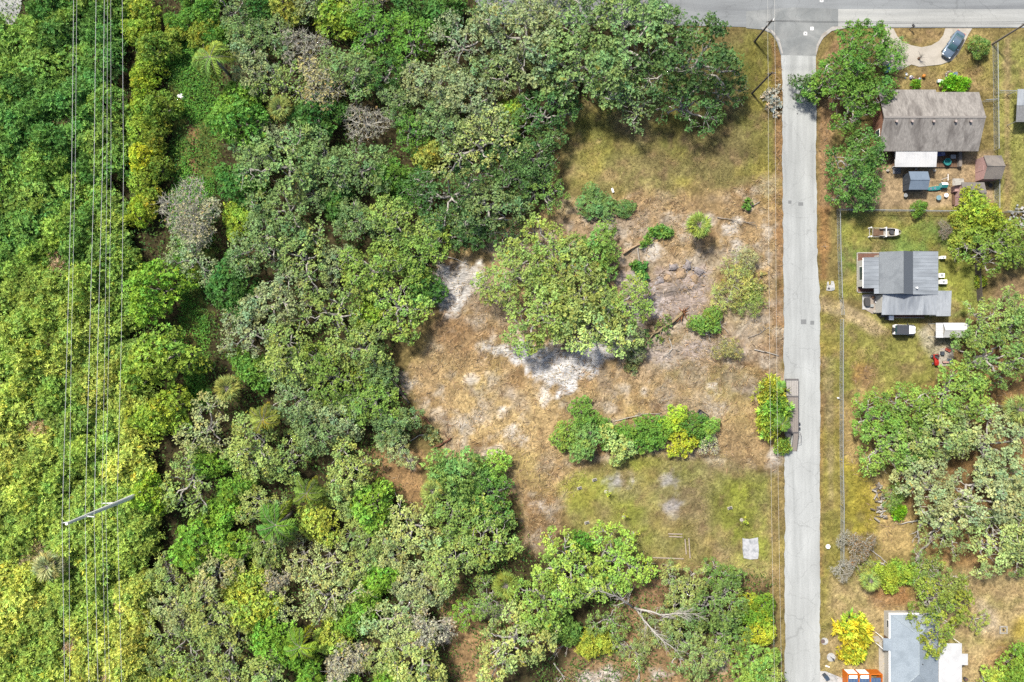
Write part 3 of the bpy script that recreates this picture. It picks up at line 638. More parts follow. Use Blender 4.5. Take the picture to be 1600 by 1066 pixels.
# colours as seen in full light
OAK_G = (124, 150, 94); OAK_D = (88, 122, 68); OAK_P = (150, 168, 120); OAK_Y = (142, 166, 94); GREEN = (104, 148, 62); DEEP = (80, 122, 56); YG = (148, 176, 66); YEL = (166, 182, 72)
GREY = (168, 172, 140); LIME = (140, 186, 72)
MARKS = [('the lone feather palm', 330, 90), ('the yellow-flowered tree', 672, 240), ('the ghostly grey tree', 288, 330), ('the edge of the north lot', 860, 230), ('the pale sand at the wood edge', 690, 430), ('the dark rotting log', 610, 600),
         ('the mossy bare limbs', 570, 190), ('the main road', 620, -10), ('the top end of the path', 400, 10), ('the middle of the path', 350, 420), ('the yellowish cabbage palm', 360, 600), ('the heart of the wood', 500, 350), ('the top of the brown trail', 560, 690), ('the lower middle of the wood', 480, 520),
         ('the concrete pole', 250, 780), ('the large vivid feather palm', 432, 820), ('the lowest feather palm', 470, 1010), ('the bottom frame edge', 320, 1040), ('the lower trail', 620, 920), ('the bend of the brown trail', 600, 770), ('the yellow-green feather palm', 412, 655)]
def near(x, y): return min(MARKS, key=lambda m: (m[1] - x) ** 2 + (m[2] - y) ** 2)[0]
# --- the great oaks along the main road
for (x, y, r, c, k, lb) in [
    (1085, 90, 74, OAK_D, 'oak', 'large dark oak closest to the road corner, its crown over the road edge'),
    (1075, 155, 50, OAK_D, 'oakthin', 'dark oak crown overhanging the north lot, its lowest edge'),
    (985, 60, 76, OAK_G, 'oak', 'big grey-green oak at the top, second from the corner along the main road'),
    (905, 92, 74, OAK_G, 'oak', 'broad oak above the bare brown patch at the head of the north lot'),
    (985, 140, 52, OAK_G, 'oakthin', 'thin-crowned oak showing limbs at the edge of the north lot'),
    (850, 168, 50, OAK_D, 'oak', 'rounded oak at the wood edge beside the green patch of the north lot'),
    (820, 50, 70, OAK_P, 'oak', 'pale oak whose crown touches the strip of grey road near the top'),
    (1130, 140, 34, OAK_D, 'oakthin', 'small dark oak bough nearest the two utility poles')]:
    plant(k, x, y, r, c, lb, hs=0.95)
for (x, y, r, c, lb) in [(850, 6, 46, OAK_P, 'pale oak over the strip of main road, first from the wood'), (935, 4, 46, OAK_G, 'oak over the main road, second from the wood'), (1022, 12, 42, OAK_D, 'dark oak over the main road nearest the junction')]: plant('oak', x, y, r, c, lb, hs=0.95)
# --- central clearing
for (x, y, r, c, k, lb) in [
    (806, 425, 56, (150, 172, 92), 'oak', 'light green oak on the wood side of the clump in the clearing'),
    (868, 405, 58, (146, 170, 88), 'oak', 'light green oak at the upper middle of the clump in the clearing'),
    (905, 455, 66, (150, 170, 92), 'oak', 'broad light green oak at the heart of the clump in the clearing'),
    (845, 490, 62, (146, 168, 90), 'oak', 'oak of the clump above the white sand, nearer the wood'),
    (925, 510, 58, (156, 172, 104), 'oak', 'palest oak of the clump, right above the white sand'),
    (975, 475, 46, (140, 168, 84), 'oak', 'oak of the clump reaching toward the bared soil'),
    (935, 395, 38, (128, 164, 78), 'dense', 'bright green small tree at the head of the clump, below the felled brush'),
    (985, 535, 26, (132, 140, 100), 'oakthin', 'small dull oak beside the fallen trunk in the clearing')]:
    plant(k, x, y, r, c, lb, hs=0.8)
plant('fan', 1092, 352, 21, (160, 184, 90), 'lone pale cabbage palm on the straw of the clearing', var=0)
plant('wispy', 1150, 445, 36, (176, 180, 104), 'wispy yellow-green shrub beside the pushed earth mounds', var=0, hs=.6)
plant('wispy', 1176, 470, 24, (138, 160, 80), 'wispy darker shrub between the earth mounds and the street', hs=.7)
plant('wispy', 1168, 405, 20, (176, 176, 130), 'pale thin shrub below the lone cabbage palm')
plant('wispy', 1138, 545, 20, (178, 172, 110), 'pale wispy shrub below the uprooted stump')
plant('dense', 1105, 503, 22, (120, 156, 70), 'small round green bush next to the uprooted stump', hs=0.7)
plant('dense', 930, 318, 26, (96, 128, 72), 'dark felled brush heap at the head of the clearing', hs=0.45)
plant('dense', 975, 325, 15, (104, 136, 74), 'small dark brush heap right of the larger one', hs=0.45)
# --- row of shrubs
for (x, y, r, c, k, lb) in [
    (912, 652, 24, (120, 160, 72), 'puffy', 'upper tuft of the bushy green shrub starting the row'),
    (886, 686, 22, (150, 178, 84), 'puffy', 'light green tufted shrub sticking out at the wood end of the row'),
    (916, 688, 28, (132, 172, 92), 'puffy', 'green tufted shrub, largest at the wood end of the row'),
    (952, 680, 20, (110, 150, 66), 'puffy', 'dark green shrub in the dip of the row'),
    (966, 696, 26, (178, 194, 116), 'puffy', 'pale-topped shrub in the row'),
    (992, 674, 22, (112, 156, 66), 'puffy', 'green shrub just right of the pale-topped one'),
    (1012, 682, 26, (116, 162, 70), 'puffy', 'rounded green shrub in the middle of the row'),
    (1034, 676, 20, (110, 150, 62), 'puffy', 'green shrub before the yellow-green part of the row'),
    (1052, 660, 22, (158, 186, 66), 'puffy', 'bright yellow-green shrub in the row beside the black trough'),
    (1066, 690, 24, (184, 196, 66), 'puffy', 'yellowest shrub of the row'),
    (1084, 666, 22, (104, 148, 62), 'puffy', 'dark green shrub in the row below the black trough'),
    (1108, 692, 20, (198, 204, 150), 'deadbare', 'whitish bare-twigged shrub at the street end of the row'),
    (1104, 676, 20, (128, 168, 76), 'puffy', 'small green shrub at the street end of the row')]:
    plant(k, x, y, r, c, lb, group='shrubs in the row on the lot', hs=.8)
# --- palms and crotons by the trailer
for (x, y, r, c, k, lb) in [
    (1205, 612, 22, (172, 186, 70), 'blade', 'yellow-green palm clump at the head of the parked trailer'),
    (1220, 605, 13, (140, 184, 84), 'feather', 'small bright palm leaning over the head of the trailer'),
    (1212, 640, 24, (132, 178, 76), 'blade', 'green long-leaved clump beside the trailer middle'),
    (1202, 665, 20, (158, 186, 72), 'blade', 'leafy clump on the lot side of the trailer'),
    (1222, 662, 18, (128, 172, 78), 'feather', 'feathery palm leaning over the trailer deck'),
    (1224, 698, 12, (140, 172, 72), 'blade', 'small leafy clump at the ramp end of the trailer')]:
    plant(k, x, y, r, c, lb)
# --- trees at the corner and around the houses
for (x, y, r, c, k, lb) in [
    (1352, 82, 58, (100, 144, 62), 'oak', 'bushy green oak between the corner and the driveway'),
    (1318, 118, 46, (106, 148, 62), 'oak', 'green oak over the leaf-strewn verge by the brown house'),
    (1344, 150, 50, (98, 140, 60), 'oak', 'green oak touching the end of the brown roof'),
    (1394, 78, 28, (124, 156, 84), 'oakthin', 'thin oak boughs over the driveway'),
    (1264, 136, 23, (92, 124, 70), 'dense', 'small oak bough reaching out over the side street'),
    (1342, 258, 54, (94, 136, 66), 'oak', 'rounded oak between the street and the blue-grey shed'),
    (1346, 280, 46, (92, 132, 64), 'oak', 'lower oak near the corner of the wire fence'),
    (1555, 385, 46, (116, 140, 62), 'oak', 'large bushy tree in the yard right of the grey-roofed house'),
    (1535, 335, 34, (150, 172, 62), 'dense', 'yellow-green tree overhanging the pink shed'),
    (1510, 355, 26, (146, 160, 66), 'vine', 'yellowish bush beside the yard of the grey-roofed house'),
    (1478, 358, 13, (130, 112, 96), 'dead', 'small brownish bush at the edge of the grey-roofed house lawn'),
    (1590, 375, 34, (116, 142, 62), 'oak', 'bushy tree at the frame edge beyond the wire fence'),
    (1533, 440, 9, (150, 170, 60), 'blade', 'narrow bush along the dark timber fence'),
    (1533, 72, 15, (120, 150, 76), 'dense', 'round bush below the utility pole by the driveway'),
    (1487, 130, 13, (124, 186, 52), 'blade', 'bright green leafy clump against the brown roof'),
    (1502, 132, 13, (132, 190, 52), 'blade', 'bright green leafy clump nearer the end of the brown roof'),
    (1432, 131, 7, (120, 170, 56), 'blade', 'small green plant in front of the brown house'),
    (1437, 325, 12, (110, 150, 60), 'dense', 'low green bush growing through the wire fence'),
    (1336, 985, 26, (192, 188, 58), 'croton', 'large yellow croton shrub by the street, upper one'),
    (1333, 1020, 19, (188, 190, 60), 'croton', 'smaller yellow croton shrub joined below the larger one'),
    (1474, 962, 54, (138, 160, 66), 'oak', 'leafy tree overhanging the blue-grey hip roof'),
    (1475, 922, 42, (136, 156, 78), 'oak', 'leafy tree just above the blue-grey hip roof'),
    (1530, 973, 18, (156, 172, 80), 'oakthin', 'small bough beyond the white patio roof'),
    (1388, 902, 20, (160, 180, 66), 'vine', 'yellow-green bush beside the dead branches'),
    (1414, 896, 20, (140, 168, 66), 'vine', 'greener bush between the dead branches and the leafy tree'),
    (1352, 888, 16, (150, 160, 80), 'wispy', 'straggly pale shrub below the brown thicket'),
    (1360, 908, 17, (162, 184, 100), 'fan', 'pale cabbage palm below the dead branches'),
    (1346, 856, 24, (134, 112, 80), 'dead', 'brown leafless thicket against the wire fence'),
    (1322, 842, 15, (150, 146, 132), 'deadbare', 'grey brush growing into the wire fence'),
    (1320, 890, 20, (160, 156, 146), 'deadbare', 'grey brush at the end of the wire fence'),
    (1400, 775, 20, (140, 172, 84), 'wispy', 'wispy shrub beside the log pile'),
    (1404, 800, 12, (128, 180, 44), 'blade', 'bright green plant beside the log pile'),
    (1592, 1045, 30, (120, 156, 60), 'dense', 'dark green bush at the bottom corner beyond the patio'),
    (1560, 1060, 22, (150, 172, 72), 'dense', 'low green bush beside the white pad at the bottom edge'),
    (1592, 640, 24, (146, 166, 96), 'fan', 'pale cabbage palm among the oaks at the frame edge'),
    (1420, 640, 46, (126, 160, 72), 'oak', 'green oak at the upper tip of the grove across the street'),
    (1375, 655, 40, (122, 156, 68), 'oak', 'green oak reaching furthest toward the street in the grove across the street'),
    (1400, 700, 52, (128, 158, 76), 'oak', 'oak over the straw slope of the grove across the street'),
    (1500, 620, 56, (132, 162, 76), 'oak', 'oak just below the red mower slab'),
    (1560, 560, 58, (126, 154, 82), 'oak', 'oak beyond the white ribbed shed'),
    (1555, 500, 44, (138, 164, 90), 'oak', 'oak touching the end of the white ribbed shed'),
    (1600, 500, 44, (134, 160, 88), 'oak', 'oak at the frame edge level with the white ribbed shed'),
    (1470, 680, 58, (138, 160, 96), 'oak', 'pale oak in the heart of the grove across the street'),
    (1560, 700, 62, (154, 168, 116), 'oak', 'palest oak of the grove across the street'),
    (1450, 750, 52, (150, 164, 114), 'oak', 'pale oak with bare limbs above the log pile'),
    (1540, 780, 62, (154, 168, 120), 'oak', 'broad pale oak below the palest one'),
    (1600, 770, 50, (150, 164, 116), 'oak', 'pale oak cut by the frame edge, middle of the grove'),
    (1490, 830, 44, (146, 164, 98), 'oakthin', 'thin oak above the leafy tree of the hip-roofed house'),
    (1570, 850, 52, (150, 168, 108), 'oak', 'oak at the lower end of the grove across the street'),
    (1610, 860, 40, (120, 146, 84), 'oak', 'dark oak at the frame edge, lower end of the grove'),
    (1445, 890, 26, (128, 152, 80), 'oakthin', 'small oak beside the crooked dead limb')]:
    plant(k, x, y, r, c, lb, hs=0.85 if k.startswith('oak') else 1.0)
# --- lower trees around the lawn
for (x, y, r, c, k, lb) in [
    (768, 735, 26, (158, 200, 92), 'puffy', 'bright green tufted tree at the tip of the wood, above the mulch'),
    (715, 742, 42, (126, 160, 86), 'dense', 'green rounded tree left of the bright tufted one'),
    (762, 775, 44, (98, 136, 62), 'oak', 'dark oak below the bright tufted tree'),
    (675, 768, 20, (164, 182, 100), 'fan', 'pale cabbage palm beside the brown trail'),
    (705, 810, 46, (136, 164, 84), 'oak', 'oak between the pale cabbage palm and the trail'),
    (765, 835, 52, (144, 170, 88), 'oak', 'oak beside the shredded mulch patch'),
    (640, 830, 50, (158, 174, 110), 'oak', 'pale oak on the lower side of the brown trail'),
    (700, 880, 46, (150, 172, 96), 'oak', 'oak between the two brown trails'),
    (790, 915, 22, (146, 168, 76), 'fan', 'cabbage palm at the bend of the lower trail'),
    (895, 895, 60, (150, 176, 80), 'oak', 'light green oak nearest the lawn, with the cut corner'),
    (970, 880, 50, (140, 172, 78), 'oak', 'light green oak touching the timber bed'),
    (850, 945, 54, (136, 166, 76), 'oak', 'oak left of the bare white limbs'),
    (805, 1010, 60, (166, 182, 110), 'oak', 'pale oak beside the lower end of the trail'),
    (905, 850, 20, (96, 140, 52), 'dense', 'dark bush at the lawn edge beside the mulch'),
    (1072, 925, 42, (146, 168, 98), 'oak', 'thin oak right of the bare white limbs'),
    (1125, 950, 50, (118, 148, 78), 'oak', 'darker oak below the lawn, nearer the street'),
    (1128, 900, 28, (112, 148, 72), 'oak', 'small dark oak just below the lawn'),
    (1085, 1022, 46, (136, 160, 94), 'oak', 'oak at the bottom edge in front of the brown litter'),
    (1165, 945, 18, (168, 176, 60), 'dense', 'yellow-green bush in the lowest corner by the street, upper one'),
    (1185, 960, 26, (124, 164, 56), 'dense', 'green bush hugging the street at the bottom'),
    (1190, 985, 24, (180, 192, 64), 'dense', 'bright yellow bush at the lowest corner by the street'),
    (1180, 1045, 34, (136, 166, 76), 'dense', 'green bush at the bottom edge nearest the street'),
    (1192, 1082, 44, (140, 164, 84), 'oak', 'tall oak cut by the bottom edge beside the street'),
    (1040, 978, 34, (146, 166, 98), 'oakthin', 'thin low oak below the bare white limbs'),
    (1010, 1000, 22, (150, 160, 100), 'wispy', 'wispy shrub on the litter below the bare white limbs'),
    (880, 985, 26, (104, 140, 66), 'vine', 'dark green tangle on the litter beside the dead sticks'),
    (955, 975, 30, (132, 160, 84), 'oakthin', 'thin oak over the tangle of grey twigs'),
    (990, 1020, 26, (140, 160, 92), 'oakthin', 'thin low oak beside the pale stump limb'),
    (1140, 1000, 34, (112, 146, 72), 'oak', 'dark oak between the litter and the street bushes'),
    (930, 1008, 24, (164, 176, 68), 'vine', 'yellow bush at the bottom among brown litter'),
    (660, 985, 40, (190, 184, 160), 'dead', 'grey bare-topped oak beside the lower trail'),
    (615, 975, 48, (150, 166, 110), 'oak', 'grey-green oak left of the bare-topped one'),
    (655, 915, 42, (164, 176, 122), 'oak', 'pale oak above the bare-topped one'),
    (650, 1040, 56, (162, 182, 104), 'oak', 'pale green oak at the bottom edge left of the lower trail'),
    (728, 960, 26, (124, 160, 62), 'oakthin', 'small oak leaning over the lower trail'),
    (760, 940, 30, (134, 162, 84), 'oakthin', 'small thin oak at the bend of the lower trail')]:
    plant(k, x, y, r, c, lb, hs=0.85 if k.startswith('oak') else 1.0)
# --- landmarks inside the wood
plant('feather', 330, 90, 38, (146, 176, 80), 'feather palm standing alone beside the power line path', var=0)
plant('feather', 480, 770, 30, (124, 158, 66), 'vivid feather palm deep in the lower wood')
plant('feather', 432, 820, 40, (116, 158, 66), 'large vivid green feather palm in the lower wood')
plant('feather', 412, 655, 30, (150, 166, 76), 'yellow-green feather palm left of the brown trail')
plant('feather', 470, 1010, 34, (144, 184, 66), 'vivid feather palm near the bottom of the wood')
plant('fan', 75, 885, 24, (190, 194, 140), 'pale round cabbage palm under the power lines near the concrete pole', hs=1.2)
plant('fan', 355, 607, 22, (144, 154, 80), 'yellowish cabbage palm at the bottom of the power line path')
plant('fan', 437, 168, 20, (150, 164, 90), 'cabbage palm in the upper wood below the feather palm')
plant('deadbare', 288, 330, 46, GREY, 'ghostly grey leafless tree beside the power line path', hs=1.0)
plant('dead', 305, 350, 40, (190, 192, 150), 'greyish thin tree just below the ghostly grey one')
plant('deadbare', 470, 70, 34, GREY, 'bare pale tree in the upper wood')
plant('dead', 500, 130, 40, (176, 172, 120), 'half bare tree in the upper wood')
plant('deadbare', 570, 190, 36, (160, 160, 130), 'mossy bare limbs spreading deep in the upper wood', hs=0.7)
plant('dense', 445, 0, 30, (160, 166, 76), 'yellowish tree at the top edge of the wood')
plant('dense', 680, 235, 24, (158, 170, 78), 'yellow-flowered tree in the middle of the upper wood')
plant('dense', 660, 245, 18, (164, 172, 80), 'small yellow tree touching the yellow-flowered one')
plant('oakthin', 750, 220, 60, (156, 170, 104), 'thin pale oak with arching limbs at the edge of the upper wood')
plant('dense', 375, 190, 42, GREEN, 'dark green broadleaf tree beside the path opposite the feather palm')
plant('dense', 372, 150, 30, (120, 160, 60), 'green broadleaf tree above the larger one by the path')
# bright hedge row along the power line
for i, (x, y, r, c) in enumerate([(222, 14, 26, YG), (216, 50, 24, YG), (240, 75, 28, (120, 146, 60)), (228, 105, 22, (140, 168, 58)), (222, 135, 24, (150, 172, 56)), (248, 170, 28, (120, 146, 58)), (222, 170, 22, YG),
                                  (218, 205, 24, YG), (240, 215, 24, (134, 156, 60)), (222, 245, 24, (176, 186, 56)), (245, 262, 22, (128, 152, 60)), (220, 285, 24, YG), (230, 315, 20, YEL), (215, 330, 22, (146, 170, 54))]):
    plant('dense', x, y, r, c, '%s tree from the top in the bright hedge row beside the power lines' % ('first second third fourth fifth sixth seventh eighth ninth tenth eleventh twelfth thirteenth last'.split()[i]), 'hedge row along the power lines')
plant('dense', 240, 452, 46, (134, 166, 62), 'large rounded yellow-green tree at the middle of the power line path', hs=1.0)
plant('dense', 245, 560, 50, (138, 164, 66), 'broad yellow-green tree by the path below the rounded one')
plant('dense', 250, 650, 40, (146, 168, 62), 'yellow-green tree above the concrete pole')
plant('dense', 232, 776, 28, (150, 178, 62), 'yellow-green tree hiding the foot of the concrete pole', hs=1.5)
for i, (x, y, r, c) in enumerate([(440, 250, 62, OAK_G), (420, 215, 34, OAK_P), (500, 250, 50, OAK_G), (560, 260, 46, OAK_G), (290, 400, 42, OAK_P), (440, 330, 52, OAK_G), (610, 345, 46, (138, 164, 84)),
                                  (560, 345, 40, OAK_G), (470, 400, 52, (140, 162, 96)), (655, 395, 44, (134, 166, 78)), (575, 420, 48, (136, 164, 80)), (620, 480, 50, (142, 172, 86)), (520, 490, 50, (148, 172, 92)),
                                  (430, 470, 50, OAK_P), (450, 560, 52, (146, 168, 90)), (560, 545, 46, (150, 172, 92)), (380, 520, 44, OAK_P), (510, 590, 50, (128, 158, 72)), (580, 630, 44, (132, 162, 78)), (620, 700, 30, (160, 176, 120)),
                                  (700, 300, 56, OAK_D), (760, 320, 52, OAK_G), (800, 270, 48, OAK_D), (840, 240, 46, OAK_D), (850, 300, 38, (108, 142, 70)), (740, 160, 52, OAK_P), (680, 130, 48, OAK_P), (640, 200, 34, GREEN),
                                  (720, 60, 50, OAK_P), (785, 110, 46, OAK_G), (650, 300, 36, DEEP), (730, 355, 36, OAK_D), (790, 365, 30, OAK_D), (640, 60, 40, GREEN), (580, 40, 44, GREEN), (600, 110, 40, DEEP)]):
    plant('oak' if i % 4 else 'oakthin', x, y, r, c, {OAK_G: 'grey-green', OAK_P: 'pale', OAK_D: 'dark green', GREEN: 'bright green', DEEP: 'deep green'}.get(c, 'light green') + ('' if i % 4 else ' thin-crowned') + ' oak in the dense wood, near ' + near(x, y), 'oaks of the dense wood', hs=0.9)
# --- filling the wood and the thicket under the power lines
ZONES = [
    ('thicket', [(-50, 46), (30, 30), (36, -30), (188, -30), (194, 300), (196, 500), (220, 640), (212, 740), (240, 800), (225, 900), (215, 1100), (-50, 1100)], (26, 40)),
    ('wood', [(345, -30), (760, -30), (800, 60), (870, 150), (870, 290), (820, 335), (700, 380), (650, 500), (600, 545), (650, 680), (560, 690), (440, 700), (345, 560), (330, 320), (356, 150)], (32, 58)),
    ('lower', [(260, 650), (330, 640), (440, 700), (560, 725), (640, 790), (620, 860), (640, 900), (690, 960), (700, 1100), (230, 1100), (230, 900), (270, 800)], (30, 54)),
    ('pathside', [(262, -30), (345, -30), (345, 70), (262, 60)], (20, 32))]
def under(x, y):
    a = 'outside the outermost wire' if x < 95 else 'between the first and last wire' if x < 185 else 'on the path side of the wires'
    b = 'near the main road' if y < 180 else 'in the upper part' if y < 370 else 'half-way along' if y < 560 else 'just above the concrete pole' if y < 760 else 'just below the concrete pole' if y < 920 else 'at the bottom edge'
    return a + ', ' + b
def free(x, y, r, f):
    for (a, b, q) in PLACED:
        if (a - x) ** 2 + (b - y) ** 2 < ((q + r) * f) ** 2: return False
    return True
zr = np.random.default_rng(55)
for q_ in ((266, 772, 2.6), (205, 60, 1.0), (203, 130, 1.0), (202, 210, 1.0), (204, 290, 1.0), (310, 560, 3.0), (308, 480, 3.0)): PLACED.append((*W(q_[0], q_[1])[:2], q_[2]))   # openings left between the crowns
for zname, poly, (ra, rb) in ZONES:
    x0 = min(p[0] for p in poly); x1 = max(p[0] for p in poly); y0 = min(p[1] for p in poly); y1 = max(p[1] for p in poly)
    cand = [(zr.uniform(x0, x1), zr.uniform(y0, y1), zr.uniform(ra, rb)) for _ in range(3500)]
    sd = poly_sd(np.array([c[0] for c in cand]), np.array([c[1] for c in cand]), poly)
    for (x, y, r), s_ in zip(cand, sd):
        if s_ < r * 0.35: continue
        w = W(x, y, 4)
        if not free(w.x, w.y, r * S, 0.5 if zname == 'thicket' else 0.58): continue
        u = zr.uniform(); m = float(fbm(np.array([x]), np.array([y]), 90, 77, 2)[0]) + zr.normal(0, .1)
        if zname == 'thicket':
            low = np.clip((y - 250) / 500, 0, 1)  # brighter, yellower leaves toward the bottom: partly plant colour, partly sunlight painted in
            a = np.array([94, 138, 66]) if m < .5 else np.array([124, 160, 72]); b = np.array([148, 174, 80]) if m < .55 else np.array([180, 192, 92])
            c = tuple(a * (1 - low) + b * low)
            if u < 0.035: plant('wispy', x, y, r * .7, (190, 160, 130), 'withered bush ' + under(x, y), 'withered bushes under the power lines')
            elif y < 330 and u < .5: plant('dense', x, y, r, c, 'dark green tree ' + under(x, y), 'trees under the power lines', hs=zr.uniform(.7, 1.0))
            else: plant('vine', x, y, r, c, 'vine-covered mound ' + under(x, y), 'vine thicket under the power lines', hs=zr.uniform(.7, 1.25))
        elif zname == 'wood':
            if u < .58: plant('oak' if u < .45 else 'oakthin', x, y, r, OAK_G if m < .5 else OAK_P if m < .62 else OAK_Y, ('grey-green' if m < .5 else 'pale' if m < .62 else 'yellowish') + ' oak in the dense wood near ' + near(x, y), 'oaks of the dense wood', hs=0.9)
            elif u < .95: plant('dense', x, y, r * .8, DEEP if m < .5 else GREEN if m < .66 else YG, ('dark' if m < .5 else 'green' if m < .66 else 'yellow-green') + ' broadleaf tree among the oaks near ' + near(x, y), 'broadleaf trees of the dense wood', hs=0.8)
            elif u < .0: plant('fan', x, y, 18, (150, 168, 92), 'cabbage palm half hidden in the wood near ' + near(x, y), 'cabbage palms of the dense wood')
            else: plant('dead', x, y, r * .8, (176, 172, 130), 'grey half-bare tree in the wood near ' + near(x, y), 'half-bare trees of the dense wood')
        elif zname == 'lower':
            if u < .55: plant('oak' if u < .42 else 'oakthin', x, y, r, (150, 168, 96) if m < .5 else (168, 178, 118), ('grey-green' if m < .5 else 'palest') + ' oak in the lower wood near ' + near(x, y), 'oaks of the lower wood', hs=0.9)
            elif u < .94: plant('dense', x, y, r * .8, (124, 166, 62) if m < .55 else (168, 184, 80), ('green' if m < .55 else 'yellow-green') + ' broadleaf tree in the lower wood near ' + near(x, y), 'broadleaf trees of the lower wood')
            elif u < .0: plant('fan', x, y, 18, (158, 174, 88), 'cabbage palm in the lower wood near ' + near(x, y), 'cabbage palms of the lower wood')
            else: plant('dead', x, y, r * .8, (190, 186, 150), 'grey half-bare tree in the lower wood near ' + near(x, y), 'half-bare trees of the lower wood')
        else: plant('dense', x, y, r * .8, GREEN if m < .5 else (150, 168, 70), 'green bush at the top end of the power line path', 'bushes at the top of the path')
print('plants', sum(CNT.values()), CNT)

# ------------------------------------------------------------------ ground plants too many to count
def scatter(name, dens, n, seed, Lr, Wr, zr_, upright, rgb, label, cat, hue=.15, br=.3, own=0.0, box=(-94, 94, -65, 65), thr=.25, avoid=True):
    rng = np.random.default_rng(seed); x = rng.uniform(box[0], box[1], n); y = rng.uniform(box[2], box[3], n)
    d = np.zeros(n)
    for k in dens: d = np.maximum(d, field(k, x, y))
    px, py = PX(x, y)
    keep = rng.uniform(0, 1, n) < d * np.clip((fbm(x, y, 3.2, seed, 2) - thr) * 2.5, 0.05, 1)
    if avoid:
        keep &= ~((px > 1224) & (px < 1280) & (py > 40)) & ~((py < 46) & (px > 1030))
        for (a, b, c, e) in [(1366, 1534, 140, 265), (1340, 1490, 393, 500), (1384, 1515, 958, 1090), (1462, 1515, 503, 530), (1418, 1452, 266, 300), (1160, 1186, 840, 874)]:
            keep &= ~((px > a) & (px < b) & (py > c) & (py < e))
        dr_ = poly_sd(px, py, [(1396, 45), (1411, 66), (1440, 74), (1467, 64), (1477, 44.5), (1519, 44.5), (1497, 84), (1452, 103), (1400, 105), (1376, 70)]); keep &= dr_ < 0
    x = x[keep]; y = y[keep]; k = len(x)
    L = rng.uniform(*Lr, k); a = rng.uniform(0, 6.283, k); el = rng.normal(0, 1, k) * upright[1] + upright[0]
    dr = np.stack([np.cos(a) * np.cos(el), np.sin(a) * np.cos(el), np.sin(el)], 1)
    nn = unit(rng.normal(size=(k, 3)) * .4 + np.array([0, 0, 1.0]))
    zz = gz(x, y) + rng.uniform(*zr_, k) + np.abs(np.sin(el)) * L * .5
    b = rng.uniform(1 - br, 1 + br, k); h = rng.normal(0, hue, k)
    tint = np.stack([b * (1 + h), b, b * (1 - h)], 1) * np.array(D(*rgb, 2.0))
    if own: tint = tint * (1 - own) + gcolor(x, y) * b[:, None] * own * 1.25
    me = quads_object(name, np.stack([x, y, zz], 1), dr, nn, L, rng.uniform(*Wr, k), np.clip(tint, .005, .8), GRASSM, 0.03)
    o = obj(name, me, None, (1, 1, 1)); tag(o, label, cat, kind='stuff'); return o
scatter('straw_litter', ['straw'], 330000, 1, (.3, .8), (.05, .11), (.01, .05), (0.05, .2), (208, 182, 138), 'dry straw strewn over the cleared lot', 'straw', .08, .6, own=0.35)
scatter('lawn_grass', ['lawn'], 420000, 2, (.18, .4), (.05, .1), (0, .02), (.7, .35), (166, 166, 72), 'short yellow-green grass of the lawns and verges', 'grass', .14, .6, own=0.75)
scatter('dry_grass', ['drylawn'], 300000, 3, (.18, .42), (.05, .1), (0, .02), (.6, .35), (158, 138, 88), 'dry olive grass of the north lot and yards', 'grass', .12, .6, own=0.7)
scatter('fallen_leaves', ['leaves'], 260000, 4, (.12, .26), (.07, .14), (.01, .04), (0.05, .15), (194, 158, 116), 'brown fallen leaves under the trees and along the street', 'leaves', .1, .6, own=0.4)
scatter('undergrowth', ['forest'], 260000, 5, (.3, .6), (.12, .24), (.05, 1.3), (.2, .35), (96, 130, 62), 'dark green undergrowth beneath the wood', 'undergrowth', .16, .5, thr=.3, avoid=False)
scatter('ground_vines', ['vines'], 70000, 6, (.2, .4), (.13, .24), (.02, .5), (.1, .3), (112, 170, 70), 'low green vines carpeting the power line path', 'vines', .12, .5, thr=.3, box=(-60, -48, -14, 53), avoid=False)
scatter('wood_debris', ['straw', 'leaves'], 60000, 7, (.5, 1.5), (.05, .11), (.03, .1), (.05, .1), (176, 150, 122), 'broken sticks and wood chips strewn over the cleared ground', 'debris', .06, .75)
# ------------------------------------------------------------------ buildings
SHINGLE = mat('shingle_brown', D(176, 171, 165), 0.9, 0.3, 5, 0.35, dirt=D(118, 112, 108), dirt_scale=0.9, stretch=(1, 0.16, 1))
SHINGLE2 = mat('shingle_grey', D(152, 159, 165), 0.9, 0.22, 7, 0.3, dirt=D(126, 133, 140), dirt_scale=0.5)
SHINGLE_SHADE = mat('shingle_dark_shade', D(112, 120, 130), 0.9, 0.12, 9, 0.25)  # dark shingle, deepened by painted-in shade of the slope facing off the sun
ROLL = mat('roll_roof', D(182, 191, 200), 0.8, 0.14, 3, 0.15, dirt=D(148, 156, 164), dirt_scale=0.7, stretch=(0.2, 1, 1))
METALR = mat('metal_roof', D(196, 203, 210), 0.5, 0.12, 4, 0.1, dirt=D(150, 158, 168), dirt_scale=0.7, stretch=(1, .3, 1))
WHITER = mat('white_roof', D(244, 245, 246), 0.5, 0.05, 3, 0.05, dirt=D(222, 224, 226), dirt_scale=0.5)
BLUEROOF = mat('shingle_bluegrey', D(176, 190, 202), 0.9, 0.22, 7, 0.3, dirt=D(152, 166, 178), dirt_scale=0.5)
WALLW = mat('wall_white', D(226, 224, 216), 0.8, 0.06, 3); WALLP = mat('wall_pink', D(222, 182, 176), 0.85, 0.1, 3, 0.1, dirt=D(196, 160, 150)); WALLT = mat('wall_tan', D(176, 128, 104), 0.85, 0.12, 4, 0.2)
TRIM = mat('trim_white', (0.74, 0.74, 0.73), 0.6, 0.05, 4); GLASS = mat('window_glass', (0.03, 0.045, 0.055), 0.08, 0.1, 2, spec=0.6)
WOOD = mat('grey_wood', D(160, 150, 140), 0.9, 0.25, 4, 0.3, stretch=(1, 6, 1)); WOODB = mat('brown_wood', D(134, 106, 84), 0.9, 0.25, 4, 0.3)
